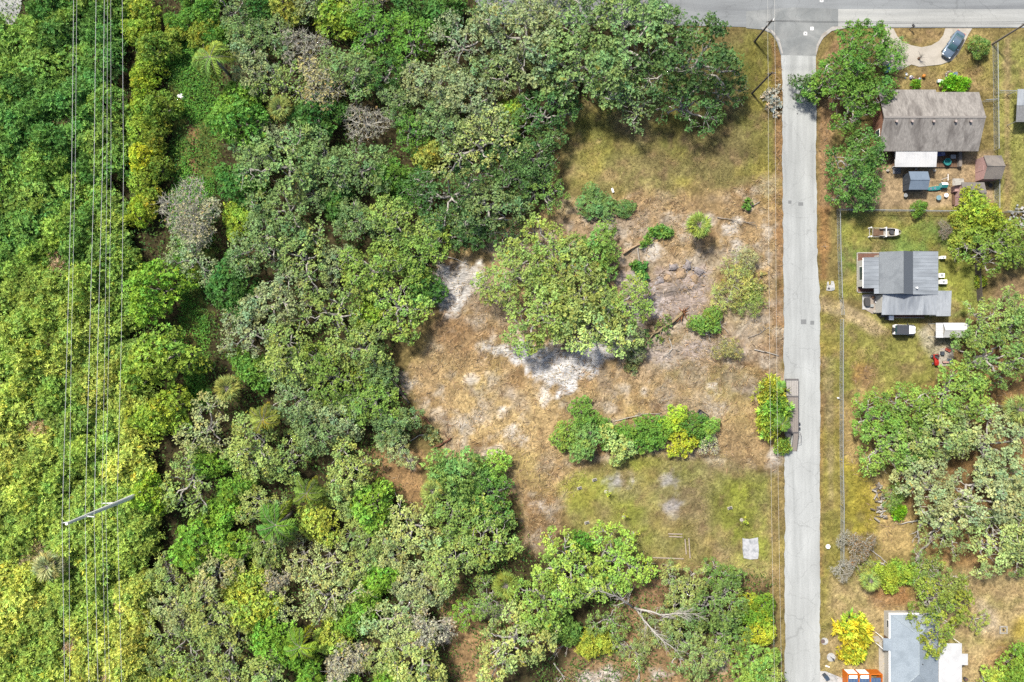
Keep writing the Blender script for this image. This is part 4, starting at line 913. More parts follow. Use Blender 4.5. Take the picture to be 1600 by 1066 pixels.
STEEL = mat('galvanised', D(196, 202, 202), 0.5, 0.1, 5, metal=0.1); DARKMETAL = mat('dark_metal', (0.05, 0.052, 0.056), 0.6, 0.2, 6)
SHEDBLUE = mat('shed_blue_grey', D(138, 156, 176), 0.6, 0.08, 3, dirt=D(122, 140, 160)); SHEDDK = mat('shed_dark_wall', D(84, 92, 104), 0.7, 0.1, 3)
MULCH = mat('mulch', D(140, 104, 88), 0.95, 0.35, 6, 0.5)
TEAL = mat('teal_plastic', D(60, 160, 160), 0.5, 0.1, 3); BLUEP = mat('blue_plastic', D(118, 182, 226), 0.5, 0.12, 3); RED = mat('red_paint', D(206, 54, 46), 0.4, 0.1, 3); ORANGE = mat('orange_paint', D(246, 132, 36), 0.5, 0.08, 3)
TARP = mat('blue_tarp', D(92, 122, 164), 0.6, 0.25, 1.5, 0.4); RUBBER = mat('rubber', (0.03, 0.03, 0.032), 0.85, 0.2, 6); DIRTY = mat('weathered_white', D(210, 206, 196), 0.8, 0.15, 4, dirt=D(170, 160, 146), dirt_scale=1.5)

def wall_with_openings(t, x0, x1, y0, y1, z1, m, z0=-0.1):
    """four outer walls as one shell, butted"""
    th = 0.15; b = MB()
    b.box(x0, x1, y0, y0 + th, z0, z1); b.box(x0, x1, y1 - th, y1, z0, z1)
    b.box(x0, x0 + th, y0 + th, y1 - th, z0, z1); b.box(x1 - th, x1, y0 + th, y1 - th, z0, z1)
    return b.build('wall', m, t)
def window(t, x, y, z, w, h, side):
    d = 0.05
    if side in 'ns':
        s = 1 if side == 'n' else -1; fr = MB().box(x - w / 2 - .07, x + w / 2 + .07, min(y, y + s * d), max(y, y + s * d), z - .07, z + h + .07).build('window', TRIM, t)
        MB().box(x - w / 2, x + w / 2, min(y, y + s * (d + .012)), max(y, y + s * (d + .012)), z, z + h).build('pane', GLASS, fr)
    else:
        s = 1 if side == 'e' else -1; fr = MB().box(min(x, x + s * d), max(x, x + s * d), y - w / 2 - .07, y + w / 2 + .07, z - .07, z + h + .07).build('window', TRIM, t)
        MB().box(min(x, x + s * (d + .012)), max(x, x + s * (d + .012)), y - w / 2, y + w / 2, z, z + h).build('pane', GLASS, fr)
def door(t, x, y, w, side, m):
    s = {'n': 1, 's': -1, 'e': 1, 'w': -1}[side]
    if side in 'ns': o = MB().box(x - w / 2, x + w / 2, min(y, y + s * .04), max(y, y + s * .04), 0, 2.05).build('door', m, t); MB().box(x + w * .3, x + w * .4, min(y, y + s * .09), max(y, y + s * .09), 1, 1.06).build('handle', STEEL, o)
    else: o = MB().box(min(x, x + s * .04), max(x, x + s * .04), y - w / 2, y + w / 2, 0, 2.05).build('door', m, t); MB().box(min(x, x + s * .09), max(x, x + s * .09), y + w * .3, y + w * .4, 1, 1.06).build('handle', STEEL, o)
def ribbed(x0, x1, ya, za, yb, zb, n, t, axis='x', rh=0.03):
    """sheet metal between two edges with raised ribs along the slope"""
    b = MB(); q = [(x0, ya, za), (x1, ya, za), (x1, yb, zb), (x0, yb, zb)]
    if axis == 'y': q = [(p[1], p[0], p[2]) for p in q]
    nrm = (Vector(q[1]) - Vector(q[0])).cross(Vector(q[2]) - Vector(q[1]))
    if nrm.z < 0: q = q[::-1]
    b.slab(q, t)
    for i in range(n + 1):
        x = x0 + (x1 - x0) * i / n; w = 0.035
        r = [(x - w, ya, za + rh), (x + w, ya, za + rh), (x + w, yb, zb + rh), (x - w, yb, zb + rh)]
        if axis == 'y': r = [(p[1], p[0], p[2]) for p in r]
        nrm = (Vector(r[1]) - Vector(r[0])).cross(Vector(r[2]) - Vector(r[1]))
        if nrm.z < 0: r = r[::-1]
        b.slab(r, rh - .004)
    return b

# --- brown-roofed house
t = T('ranch_house', 'long house with weathered grey-brown gable roof by the driveway', 'house')
X0, X1, Y0, Y1, YR = 60.3, 76.8, 31.3, 41.4, 36.3; ZE, ZR = 2.6, 4.4
wall_with_openings(t, X0 + .5, X1 - .5, Y0 + .5, Y1 - .7, ZE - .05, WALLT)
MB().add([(X0 + .5, Y0 + .5, ZE - .05), (X0 + .5, Y1 - .7, ZE - .05), (X0 + .5, YR, ZR - .2), (X0 + .65, Y0 + .5, ZE - .05), (X0 + .65, Y1 - .7, ZE - .05), (X0 + .65, YR, ZR - .2)], [(0, 2, 1), (3, 4, 5), (0, 3, 5, 2), (2, 5, 4, 1)]).build('gable_wall', WALLT, t)
xm = W(1462, 140, ZE).x; Y1b = W(1462, 144.5, ZE).y
rf = MB().slab([(X0, Y0, ZE), (X1, Y0, ZE), (X1, YR, ZR), (X0, YR, ZR)], .12).build('roof_slope', SHINGLE, t)
zb = ZR - (ZR - ZE) * (Y1b - YR) / (Y1 - YR)
rn = MB().slab([(X0, YR, ZR), (X1, YR, ZR), (X1, Y1b, zb), (xm, Y1b, zb), (xm, Y1, ZE), (X0, Y1, ZE)], .12).build('roof_slope', SHINGLE, t)
MB().slab([(X0 - .02, YR - .16, ZR + .005), (X1 + .02, YR - .16, ZR + .005), (X1 + .02, YR + .16, ZR + .05), (X0 - .02, YR + .16, ZR + .05)], .06).build('ridge_cap', mat('ridge_pale', D(178, 172, 166), .9, .15, 6), t)
for i in range(5):
    px = (1400, 1424.5, 1458, 1492.5, 1516)[i]; p = W(px, 190, 4.25)
    v = MB().cyl((p.x, p.y, 4.15), .16, .32, 10).build('roof_vent', mat('vent_metal', D(150, 132, 124), .7, .1, 4), t); MB().cyl((p.x, p.y, 4.47), .2, .06, 10).build('cap', mat('vent_cap', D(206, 190, 182), .7, .1, 4), v)
MB().box(X0 - .03, X1 + .03, Y0 - .05, Y0 - .005, ZE - .2, ZE - .02).build('gutter', WOOD, t)
for x in (64, 71): window(t, x, Y0 + .5, 1, 1.2, 1.1, 's')
window(t, X0 + .5, 34.5, 1, 1.1, 1.1, 'w'); door(t, 67.5, Y0 + .5, .95, 's', TRIM)
# porch awning
aw = T('porch_awning', 'white ribbed metal awning over the porch of the brown-roofed house', 'awning')
p0 = W(1400, 236, 2.5); p1 = W(1462.5, 261, 2.2)
ribbed(p0.x, p1.x, p0.y - .05, 2.5, p1.y, 2.2, 15, .04).build('roof_sheet', WHITER, aw)
for x in (p0.x + .1, (p0.x + p1.x) / 2, p1.x - .1): MB().cyl((x, p1.y + .12, 0), .05, 2.13, 8).build('post', STEEL, aw)
dk = T('porch_deck', 'low timber deck under and beside the white awning', 'deck'); a = W(1393, 236); b = W(1497, 262)
n = 24; w_ = (b.x - a.x) / n
for i in range(n): MB().box(a.x + i * w_ + .02, a.x + (i + 1) * w_ - .02, b.y, a.y - .2, .16, .22).build('plank', WOODB, dk)
MB().box(a.x, b.x, b.y + .05, b.y + .15, .0, .155).build('beam', WOODB, dk)
rail = T('deck_railing', 'white rail around the porch deck of the brown-roofed house', 'railing')
MB().tube([(a.x, a.y - .3, 1), (a.x, b.y, 1), (p1.x + .2, b.y - .05, 1)], .045, 6).build('hand_rail', TRIM, rail)
for x in (a.x, p0.x + .8, p1.x): MB().cyl((x, b.y, .22), .045, .78, 6).build('post', TRIM, rail)
MB().box(W(1494, 240).x, W(1498.5, 240).x, b.y, a.y - .2, .23, .8).build('side_board', WOOD, rail)
def table_round(px, py, m, lb, r=.6, z=.72):
    t = T('garden_table', lb, 'table', W(px, py)); MB().cyl((0, 0, z), r, .05, 18).build('table_top', m, t)
    for k in range(3): MB().tube([(0, 0, z), (r * .7 * math.cos(k * 2.1), r * .7 * math.sin(k * 2.1), 0)], .03, 5).build('leg', m, t)
c = T('blue_mat', 'lilac-blue cover lying on the porch deck', 'cover'); q = W(1470, 240, .3); MB().obox((q.x, q.y, .28), 1.4, .8, .1, .1).build('sheet', mat('lilac', D(132, 142, 206), .7, .1, 2), c); MB().obox((q.x + .3, q.y, .36), .5, .6, .05, .4).build('fold', mat('lilac_pale', D(178, 184, 220), .7, .1, 2), c)
c = T('teal_tub', 'round teal tub on the porch deck', 'tub', W(1478, 254, .22)); mb = MB()
for i in range(16):
    a0 = 2 * math.pi * i / 16; a1 = a0 + 2 * math.pi / 16
    mb.add([(.55 * math.cos(a0), .55 * math.sin(a0), 0), (.55 * math.cos(a1), .55 * math.sin(a1), 0), (.62 * math.cos(a1), .62 * math.sin(a1), .5), (.62 * math.cos(a0), .62 * math.sin(a0), .5), (.52 * math.cos(a1), .52 * math.sin(a1), .5), (.52 * math.cos(a0), .52 * math.sin(a0), .5), (.48 * math.cos(a1), .48 * math.sin(a1), .1), (.48 * math.cos(a0), .48 * math.sin(a0), .1)], [(0, 1, 2, 3), (3, 2, 4, 5), (5, 4, 6, 7)])
mb.build('shell', TEAL, c); MB().cyl((0, 0, .08), .47, .03, 16).build('bottom', TEAL, c)
c = T('grey_crate', 'grey crate at the far end of the porch deck', 'crate', W(1487, 246, .22)); MB().box(-.4, .4, -.3, .3, 0, .4).build('box', STEEL, c); MB().box(-.43, .43, -.33, .33, .405, .46).build('lid', mat('pale_lid', D(196, 198, 200), .6, .1, 3), c)

def gable_shed(name, lb, x0, x1, y0, y1, ze, zr, wm, rm, ridge='x', ov=.12, ribs=0, cat='shed', trim=None):
    t = T(name, lb, cat, ((x0 + x1) / 2, (y0 + y1) / 2, 0)); cx, cy = t.location.x, t.location.y
    hx, hy = (x1 - x0) / 2, (y1 - y0) / 2
    wall_with_openings(t, -hx + ov, hx - ov, -hy + ov, hy - ov, ze - .02, wm)
    if ridge == 'x':
        for s in (-1, 1):
            g = s * (hx - ov); MB().add([(g, -hy + ov, ze - .02), (g, hy - ov, ze - .02), (g, 0, zr - .06), (g - s * .1, -hy + ov, ze - .02), (g - s * .1, hy - ov, ze - .02), (g - s * .1, 0, zr - .06)], [(0, 2, 1), (3, 4, 5), (0, 3, 5, 2), (2, 5, 4, 1)]).build('gable', wm, t)
        if ribs:
            ribbed(-hx, hx, -hy, ze, 0, zr, ribs, .04).build('roof_slope', rm, t); ribbed(-hx, hx, hy, ze, 0, zr, ribs, .04).build('roof_slope', rm, t)
        else:
            MB().slab([(-hx, -hy, ze), (hx, -hy, ze), (hx, 0, zr), (-hx, 0, zr)], .06).build('roof_slope', rm, t)
            MB().slab([(-hx, 0, zr), (hx, 0, zr), (hx, hy, ze), (-hx, hy, ze)], .06).build('roof_slope', rm, t)
        MB().obox((0, 0, zr + .02), 2 * hx + .02, .14, .05).build('ridge_cap', trim or rm, t)
    door(t, -hx + ov, 0, .8, 'w', trim or wm); return t
def rect(pxa, pya, pxb, pyb, za, zb=None):
    a = W(pxa, pya, za); b = W(pxb, pyb, zb or za); return min(a.x, b.x), max(a.x, b.x), min(a.y, b.y), max(a.y, b.y)
gable_shed('garden_shed', 'blue-grey garden shed with gable roof below the porch', *rect(1420, 268, 1450, 296.5, 1.95), 1.95, 2.5, SHEDDK, SHEDBLUE)
gable_shed('garden_shed', 'shed with pink gable wall standing in the line of the wire fence', *rect(1537, 243, 1565, 280, 2.2), 2.2, 3.1, WALLP, mat('shingle_taupe', D(158, 150, 142), .9, .2, 7, .3, dirt=D(120, 116, 116)))
gable_shed('garden_shed', 'shed with grey-brown roof and pink side under the yellow-green tree', *rect(1502, 285, 1538, 320, 2.0), 2.0, 2.6, WALLP, mat('shingle_taupe2', D(146, 140, 134), .9, .2, 7, .3))
gable_shed('ribbed_shed', 'white ribbed metal shed beside the black-roofed jeep', *rect(1474, 504.5, 1512, 527.5, 2.2), 2.2, 2.75, WALLW, WHITER, ribs=14)
sh = T('ribbed_lean_to', 'flat white metal porch on the near end of the ribbed shed', 'porch'); x0, x1, y0, y1 = rect(1462.5, 505, 1473.6, 527.5, 2.3)
ribbed(y0, y1, x0, 2.28, x1, 2.34, 6, .05, axis='y').build('roof_sheet', WHITER, sh)
for y in (y0 + .1, y1 - .1): MB().cyl((x0 + .1, y, 0), .05, 2.23, 8).build('post', STEEL, sh)
lt = T('open_lean_to', 'small open porch with pale sheet roof against the shed under the yellow tree', 'porch')
x0, x1, y0, y1 = rect(1489, 279, 1507, 290, 1.9); MB().slab([(x0, y0, 1.8), (x1, y0 + .2, 1.95), (x1 - .2, y1, 1.95), (x0, y1, 1.8)], .05).build('roof_sheet', DIRTY, lt)
for (x, y) in ((x0 + .1, y0 + .1), (x0 + .1, y1 - .1)): MB().cyl((x, y, 0), .04, 1.72, 6).build('post', WOODB, lt)
x0, x1, y0, y1 = rect(1493, 290, 1503, 299, 1.2); MB().box(x0, x1, y0, y1, 0, 1.1).build('side_box', WALLP, lt)
pl = T('timber_platform', 'brown timber platform beside the shed under the yellow tree', 'platform'); x0, x1, y0, y1 = rect(1489, 302, 1502, 320, .3)
for i in range(6): MB().box(x0 + .02, x1 - .02, y0 + (y1 - y0) * i / 6 + .02, y0 + (y1 - y0) * (i + 1) / 6 - .02, .2, .26).build('plank', WOODB, pl)
MB().box(x0, x0 + .1, y0, y1, 0, .195).build('beam', WOODB, pl)

# --- grey-roofed house
t = T('bungalow', 'bungalow with grey stepped roofs behind the wire fence', 'house')
def roofplane(pxs, zs_, yA, yB, m, ribs=0, nm='roof_slope', t_=.1):
    """strip of roof between two pixel columns at given heights, running from row yA to yB"""
    xa = W(pxs[0], 0, zs_[0]).x; xb = W(pxs[1], 0, zs_[1]).x; zm = (zs_[0] + zs_[1]) / 2
    ya = W(0, yB, zm).y; yb = W(0, yA, zm).y
    if ribs:
        o = ribbed(ya, yb, xa, zs_[0], xb, zs_[1], ribs, t_, axis='y').build(nm, m, t)
    else:
        o = MB().slab([(xa, ya, zs_[0]), (xb, ya, zs_[1]), (xb, yb, zs_[1]), (xa, yb, zs_[0])], t_).build(nm, m, t)
    return o
roofplane((1374, 1412), (2.7, 3.9), 393, 459, SHINGLE2)
roofplane((1412.2, 1426.5), (3.95, 3.05), 392.5, 459.5, SHINGLE_SHADE)
roofplane((1426.7, 1466), (3.04, 2.6), 393, 460, ROLL, 12)
roofplane((1349, 1376), (2.3, 2.62), 402.5, 450, ROLL, 8); roofplane((1366, 1376), (2.45, 2.62), 450.4, 459, ROLL)
xa, xb, ya, yb = rect(1379, 459, 1464, 492, 2.5)
ribbed(xa, xb, yb - .05, 2.62, ya, 2.25, 14, .08).build('roof_slope', METALR, t)
xa2, xb2, ya2, yb2 = rect(1464.3, 454.5, 1486, 494, 2.4); ribbed(xa2, xb2, yb2, 2.5, ya2, 2.2, 5, .06).build('roof_slope', METALR, t)
for i in range(3): MB().cyl((xb2 - .15 - i * 1.0, ya2 + .15, 0), .05, 2.14, 6).build('post', TRIM, t)
x0, x1, y0, y1 = rect(1376, 394, 1463, 459, 2.6); wall_with_openings(t, x0 + .3, x1 - .4, y0 + .1, y1 - .3, 2.45, WALLW)
x0b, x1b, y0b, y1b = rect(1349, 403, 1376, 450, 2.3); wall_with_openings(t, x0b + .12, x0 + .28, y0b + .3, y1b - .3, 2.12, WALLW)
MB().box(x0b - .06, x0b - .005, y0b, y1b, 2.1, 2.3).build('fascia', TRIM, t)
wall_with_openings(t, xa + .1, xb - .2, ya + .4, yb - .15, 2.1, WALLW)
window(t, x0b + .12, (y0b + y1b) / 2, .9, 2.2, 1.0, 'w'); window(t, xa + 3, ya + .4, .9, 1.2, 1.0, 's'); window(t, xa + 6.5, ya + .4, .9, 1.2, 1.0, 's'); door(t, xa + 4.8, ya + .4, .9, 's', TRIM)
p = W(1431.5, 450, 3.05); v = MB().cyl((p.x, p.y, 2.9), .1, .4, 10).build('roof_vent', TRIM, t); MB().cyl((p.x, p.y, 3.3), .15, .06, 10).build('cap', TRIM, v)
for (px, py, w1, h1, lb) in [(1467.5, 431, .9, .7, 'upper white air conditioner on the back wall of the bungalow'), (1470, 441, 1.2, .7, 'lower white air conditioner on the back wall of the bungalow'), (1470, 403, .8, .45, 'small white box by the back corner of the bungalow')]:
    u = T('air_conditioner', lb, 'air conditioner', W(px, py)); MB().box(-w1 / 2, w1 / 2, -h1 / 2, h1 / 2, 0, .75).build('casing', TRIM, u)
    MB().cyl((0, 0, .755), h1 * .38, .03, 12).build('fan_grille', STEEL, u)
bed = T('mulch_bed', 'brown mulch bed with pale edging around the bungalow front', 'flower bed')
MB().prism(wpts([(1340, 396), (1375, 396), (1375, 404), (1350, 404), (1350, 448), (1366, 449), (1366, 456), (1340, 456)]), -.05, .05).build('mulch', MULCH, bed)
for q in ([(1338.5, 395), (1340, 395), (1340, 456), (1338.5, 456)], [(1340.2, 394.5), (1374, 394.5), (1374, 396), (1340.2, 396)], [(1340.2, 456.3), (1366, 456.3), (1366, 457.6), (1340.2, 457.6)]):
    MB().prism(wpts(q), -.05, .12).build('edging', DIRTY, bed)
bed = T('mulch_strip', 'narrow brown flower strip along the lower wall of the bungalow', 'flower bed')
MB().prism(wpts([(1396, 492), (1444, 492), (1444, 496), (1396, 496)]), -.05, .05).build('mulch', MULCH, bed); MB().prism(wpts([(1396, 496.2), (1444, 496.2), (1444, 497.2), (1396, 497.2)]), -.05, .1).build('edging', DIRTY, bed)
pt = T('cluttered_patio', 'cluttered pale patio at the lower corner of the bungalow', 'patio'); MB().prism(wpts([(1349, 460), (1378, 458), (1380, 490), (1362, 490), (1352, 484)]), -.05, .04).build('slab', mat('patio_slab', D(196, 184, 172), .9, .15, 3, .2), pt)
rj = random.Random(3)
for i, (px, py) in enumerate([(1363, 465), (1368, 472), (1361, 478), (1370, 482), (1365, 487), (1374, 469), (1373, 477)]):
    m = (WOODB, TRIM, STEEL, MULCH, DIRTY, RED, WOODB)[i]; nm = ('pot', 'bucket', 'box', 'pot', 'bucket', 'pot', 'box')[i]; q = W(px, py)
    o = T('yard_' + nm, ('brown pot', 'white bucket', 'grey box', 'dark brown pot', 'off-white bucket', 'red pot', 'brown box')[i] + ' on the cluttered patio by the bungalow', nm, (q.x, q.y, .04))
    if nm == 'box': MB().box(-.25, .25, -.2, .2, 0, .3).build('body', m, o); MB().box(-.27, .27, -.22, .22, .305, .34).build('lid', m, o)
    else: MB().cyl((0, 0, 0), .16, .3, 10, .22).build('body', m, o); MB().cyl((0, 0, .26), .235, .05, 10).build('rim', m, o)
o = T('hot_tub', 'oval black-topped tub on pale base beside the patio', 'tub', W(1353, 472)); MB().prism([(math.cos(i / 24 * 6.283) * .45, max(-.7, min(.7, math.sin(i / 24 * 6.283) * .95))) for i in range(24)], 0.05, .62).build('tub_body', BLACKM, o); MB().box(-.62, .62, -1.25, 1.15, -.02, .045).build('base', CONCW, o)
o = T('kettle_grill', 'dark barbecue grill by the lower corner of the bungalow', 'grill', W(1376, 493)); MB().cyl((0, 0, .5), .2, .25, 12, .3).build('bowl', BLACKM, o); MB().cyl((0, 0, .76), .31, .18, 12, .1).build('lid', BLACKM, o)
for k in range(3): MB().tube([(.1 * math.cos(k * 2.1), .1 * math.sin(k * 2.1), .5), (.3 * math.cos(k * 2.1), .3 * math.sin(k * 2.1), 0)], .02, 5).build('leg', STEEL, o)
o = T('plastic_bin', 'dark bins with white lid below the lower wall of the bungalow', 'bin', W(1388, 497)); MB().box(-.6, .2, -.35, .35, 0, .7).build('body', BLACKM, o); MB().box(-.3, .5, -.37, .37, .705, .76).build('lid', TRIM, o)

# --- hip-roofed house at the bottom edge
t = T('hip_roof_house', 'house with blue-grey hip roof and white fascia at the bottom edge', 'house'); ze, zr = 2.7, 4.3
x0, x1, y0, y1 = rect(1391, 960, 1466, 1092, ze); xr = W(1436, 0, zr).x; ya = W(0, 993, zr).y; yb = W(0, 1053, zr).y
A, B, C_, E = (x0, y0, ze), (x1, y0, ze), (x1, y1, ze), (x0, y1, ze); R1 = (xr, ya, zr); R2 = (xr, yb, zr)
for q in ([E, A, R2, R1], [B, C_, R1, R2], [C_, E, R1], [A, B, R2]): MB().slab(q, .12).build('roof_slope', BLUEROOF, t)
rc = MB(); pale = mat('hip_cap', D(190, 204, 214), .9, .1, 6)
for a_, b_ in ((R1, R2), (E, R1), (C_, R1), (A, R2), (B, R2)): rc.tube([Vector(a_) + Vector((0, 0, .02)), Vector(b_) + Vector((0, 0, .02))], .07, 6)
rc.build('hip_caps', pale, t)
for (a_, b_, c_, d_) in ((x0 - .16, x0 - .005, y0, y1 + .16), (x0, x1, y1 + .005, y1 + .16)): MB().box(a_, b_, c_, d_, ze - .22, ze - .01).build('fascia', TRIM, t)
wall_with_openings(t, x0 + .45, x1 - .45, y0 + .45, y1 - .45, ze - .13, WALLW)
px0, px1, py0, py1 = rect(1381, 998, 1391.5, 1017, 2.75); MB().slab([(px0, py0, 2.6), (px1 + .4, py0, 2.86), (px1 + .4, py1, 2.86), (px0, py1, 2.6)], .08).build('porch_roof', BLUEROOF, t)
for y in (py0 + .1, py1 - .1): MB().cyl((px0 + .12, y, 0), .06, 2.53, 8).build('post', TRIM, t)
window(t, x0 + .45, y1 - 2.2, 1, 1.2, 1.1, 'w'); door(t, x0 + .45, (py0 + py1) / 2, .95, 'w', WOODB)
for (px, py) in ((1441, 1004), (1441.5, 1038), (1455, 1018)):
    q = W(px, py, 4.1); v = MB().cyl((q.x, q.y, 3.8), .07, .45, 8).build('vent_pipe', BLACKM, t)
pr = T('patio_roof', 'flat white patio roof joined to the hip-roofed house', 'roof'); x0p, x1p, y0p, y1p = rect(1466.5, 1005.5, 1503, 1090, 2.6)
MB().box(x0p + .02, x1p, y0p, y1p, 2.5, 2.6).build('roof_sheet', WHITER, pr); a0, a1, b0, b1 = rect(1503, 1022, 1512.5, 1039.5, 2.6); MB().box(a0 + .003, a1, b0, b1, 2.48, 2.58).build('roof_extension', WHITER, pr)
for (x, y) in ((x1p - .1, y1p - .1), (x1p - .1, y0p + .1), (a1 - .1, b0 + .1)): MB().cyl((x, y, 0), .06, 2.47, 8).build('post', TRIM, pr)
flat('front_walk', [(1357, 995), (1373, 994), (1374, 997), (1386, 997), (1386, 1100), (1374, 1100), (1373, 1003), (1357, 1002)], -.05, .03, CONC, 'narrow concrete walk beside the hip-roofed house', 'path')
flat('street_apron', [(1281, 1049), (1290, 1049), (1322, 1062), (1345, 1100), (1281, 1100)], -.05, .034, CONCW, 'pale concrete driveway mouth at the bottom by the street', 'driveway')
# neighbour's house corner at the right edge
nb = T('ribbed_carport', 'corner of a grey ribbed roof at the frame edge beyond the wire fence', 'carport'); x0, x1, y0, y1 = rect(1589, 140, 1680, 190, 2.4)
ribbed(x0, x1, y1, 2.6, (y0 + y1) / 2, 2.4, 20, .06).build('roof_sheet', METALR, nb); ribbed(x0, x1, (y0 + y1) / 2 - .03, 2.38, y0, 2.2, 20, .06).build('roof_sheet', mat('roof_aged', D(150, 152, 154), .7, .2, 3), nb)
for (x, y) in ((x0 + .1, y0 + .1), (x0 + .1, y1 - .1), (x1 - .1, y0 + .1), (x1 - .1, y1 - .1)): MB().cyl((x, y, 0), .06, 2.1, 8).build('post', STEEL, nb)

# ------------------------------------------------------------------ fences
def wire_fence(lb, pts, h=1.25, step=2.6, m=STEEL):
    t = T('wire_fence', lb, 'fence'); P = [W(*p) for p in pts]; b = MB()
    for i in range(len(P) - 1):
        A, B = P[i], P[i + 1]; L = (B - A).length; n = max(1, round(L / step)); d = (B - A) / L
        for k in range(n + (1 if i == len(P) - 2 else 0)):
            q = A + (B - A) * k / n; po = MB().cyl((q.x, q.y, -.1), .045, h + .14, 6).build('post', m, t); MB().cyl((q.x, q.y, h + .042), .06, .04, 6).build('cap', m, po)
        MB().tube([A + Vector((0, 0, h)), B + Vector((0, 0, h))], .055, 6).build('top_rail', m, t)
        k = int(L / .13)
        for j in range(k):
            q = A + d * (j * .13)
            for s in (-1, 1):
                e = q + d * (s * .55); 
                if 0 <= (e - A).dot(d) <= L: b.tube([q + Vector((0, 0, .03)), (e.x, e.y, h - .02)], .008, 3, cap=False)
        b.tube([A + Vector((0, 0, .06)), B + Vector((0, 0, .06))], .012, 3)
    b.build('wire_mesh', m, t); return t
wire_fence('galvanised wire fence along the street in front of the bungalow, above the gate gap', [(1307.5, 328), (1308.5, 390), (1310, 430), (1311, 466)])
wire_fence('galvanised wire fence along the street below the gate gap', [(1312.5, 500), (1312, 600), (1312, 720), (1313.5, 790), (1313, 880)])
wire_fence('wire fence between the brown-roofed house yard and the bungalow lawn', [(1309, 329), (1400, 330.5), (1515, 332)])
wire_fence('long wire fence running down from the utility pole by the driveway', [(1551, 72), (1552, 150), (1553, 235)])
wire_fence('short wire fence between the pink shed and the yellow-green tree', [(1554, 284), (1554, 330)])
wire_fence('wire fence joining the long fence to the grey ribbed carport', [(1554.5, 146), (1586, 146)])
wire_fence('short wire fence between the brown roof and the long fence', [(1533, 160), (1550, 159)])
wire_fence('pale wire fence at the frame edge beyond the yellow-green tree', [(1566, 332), (1592, 333)])
gt = T('wire_gate', 'wire gate swung open at the track to the bungalow', 'gate', W(1312, 468)); e = W(1314.5, 492) - W(1312, 468)
for z_ in (.15, .65, 1.15): MB().tube([(0, 0, z_), (e.x, e.y, z_)], .035, 6).build('rail', STEEL, gt)
for k in range(3): MB().tube([(e.x * k / 2, e.y * k / 2, 0.0), (e.x * k / 2, e.y * k / 2, 1.2)], .035, 6).build('upright', STEEL, gt)
tf = T('timber_fence', 'dark timber fence at the back of the bungalow lawn', 'fence'); A = W(1523, 412); B = W(1527, 472)
for k in range(26):
    q = A + (B - A) * k / 26; MB().obox((q.x, q.y, .7), .04, .22, 1.4, -.06).build('board', mat('old_timber', D(112, 104, 96), .9, .25, 4, .3), tf)
for z_ in (.35, 1.05): MB().tube([(A.x + .09, A.y, z_), (B.x + .09, B.y, z_)], .05, 4).build('rail', WOODB, tf)

# ------------------------------------------------------------------ poles and wires
POLEW = mat('pole_wood', (0.06, 0.052, 0.046), .9, .25, 3, .3, stretch=(1, 1, .2)); POLEG = mat('pole_grey', D(150, 140, 130), .9, .2, 3, .3)
CONCP = mat('pole_concrete', (.5, .51, .5), .8, .08, 3, .1); WIRE = mat('wire', (0.44, 0.44, 0.43), .5, .05, 5); WIREP = mat('wire_pale', (0.42, 0.41, 0.38), .5, .05, 5)
def util_pole(lb, base, top, m, arms=True):
    r0 = math.hypot(base[0] - 800, base[1] - 533); r1 = math.hypot(top[0] - 800, top[1] - 533); h = CAM_H * (1 - r0 / r1)
    t = T('utility_pole', lb, 'pole', W(*base)); MB().tube([(0, 0, -.3), (0, 0, h)], [.18, .12], 10).build('shaft', m, t)
    if arms:
        MB().obox((0, .0, h - .5), 1.3, .12, .12, .1).build('crossarm', m, t)
        for k in (-.55, .55): MB().cyl((k, k * .1, h - .43), .05, .16, 8).build('insulator', STEEL, t)
    return t, h
p1_, h1 = util_pole('dark wooden utility pole at the road corner of the cleared lot', (1179, 65), (1208, 33), POLEW)
p2_, h2 = util_pole('dark wooden utility pole above the grey brush pile', (1175, 146), (1207, 113), POLEW)
p3_, h3 = util_pole('grey utility pole beside the driveway fence', (1551, 69), (1607, 35), POLEG)
def wire(lb, pts, r, m=WIRE, group=None):
    out = []
    for i in range(len(pts) - 1):
        a, b, sag = Vector(pts[i]), Vector(pts[i + 1]), .02 * (Vector(pts[i + 1]) - Vector(pts[i])).length * .4
        for k in range(12): s_ = k / 12; q = a.lerp(b, s_); q.z -= sag * 4 * s_ * (1 - s_); out.append(q)
    out.append(Vector(pts[-1])); o = MB().tube(out, r, 4).build('power_line', m); tag(o, lb, 'power line', group); return o
b1, b2, b3 = p1_.location, p2_.location, p3_.location
for k, (dx, nm) in enumerate(((-.55, 'lot side'), (.55, 'street side'))):
    e1 = (b1.x + dx, b1.y + .1 * dx, h1 - .27); e2 = (b2.x + dx, b2.y + .1 * dx, h2 - .27); bot = (e2[0] + 1.5, -70, h2 - .6)
    wire('pale overhead wire down the edge of the cleared lot, on the %s' % nm, [(e1[0], 70, h1), e1, e2, bot], .013, WIREP)
    wire('dark overhead wire across the street mouth, %s' % ('upper' if k else 'lower'), [e1, (b3.x + dx, b3.y + .3 * dx, h3 - .27)], .028, BLACKM)
tp = T('transmission_pole', 'tall pale concrete transmission pole rising from the vine thicket', 'pole', W(237, 764)); HP = 22.0
MB().tube([(0, 0, -.5), (0, 0, HP)], [.42, .2], 12).build('shaft', CONCP, tp)
bx, by = tp.location.x, tp.location.y
WZ = [(97, 21.6), (108, 21.0), (133, 18.4), (147, 18.4), (159, 10.4), (165, 10.4), (183, 10.4)]
SAGX = [(115, 112, 105, 97, 101), (120, 117.5, 111.5, 108, 109), (150, 147, 140, 133, 139), (163, 160, 153, 147, 153), (168, 167, 164, 159, 165), (173, 173.5, 170, 165, 171), (191, 193, 189.5, 183, 190)]
arms = {}
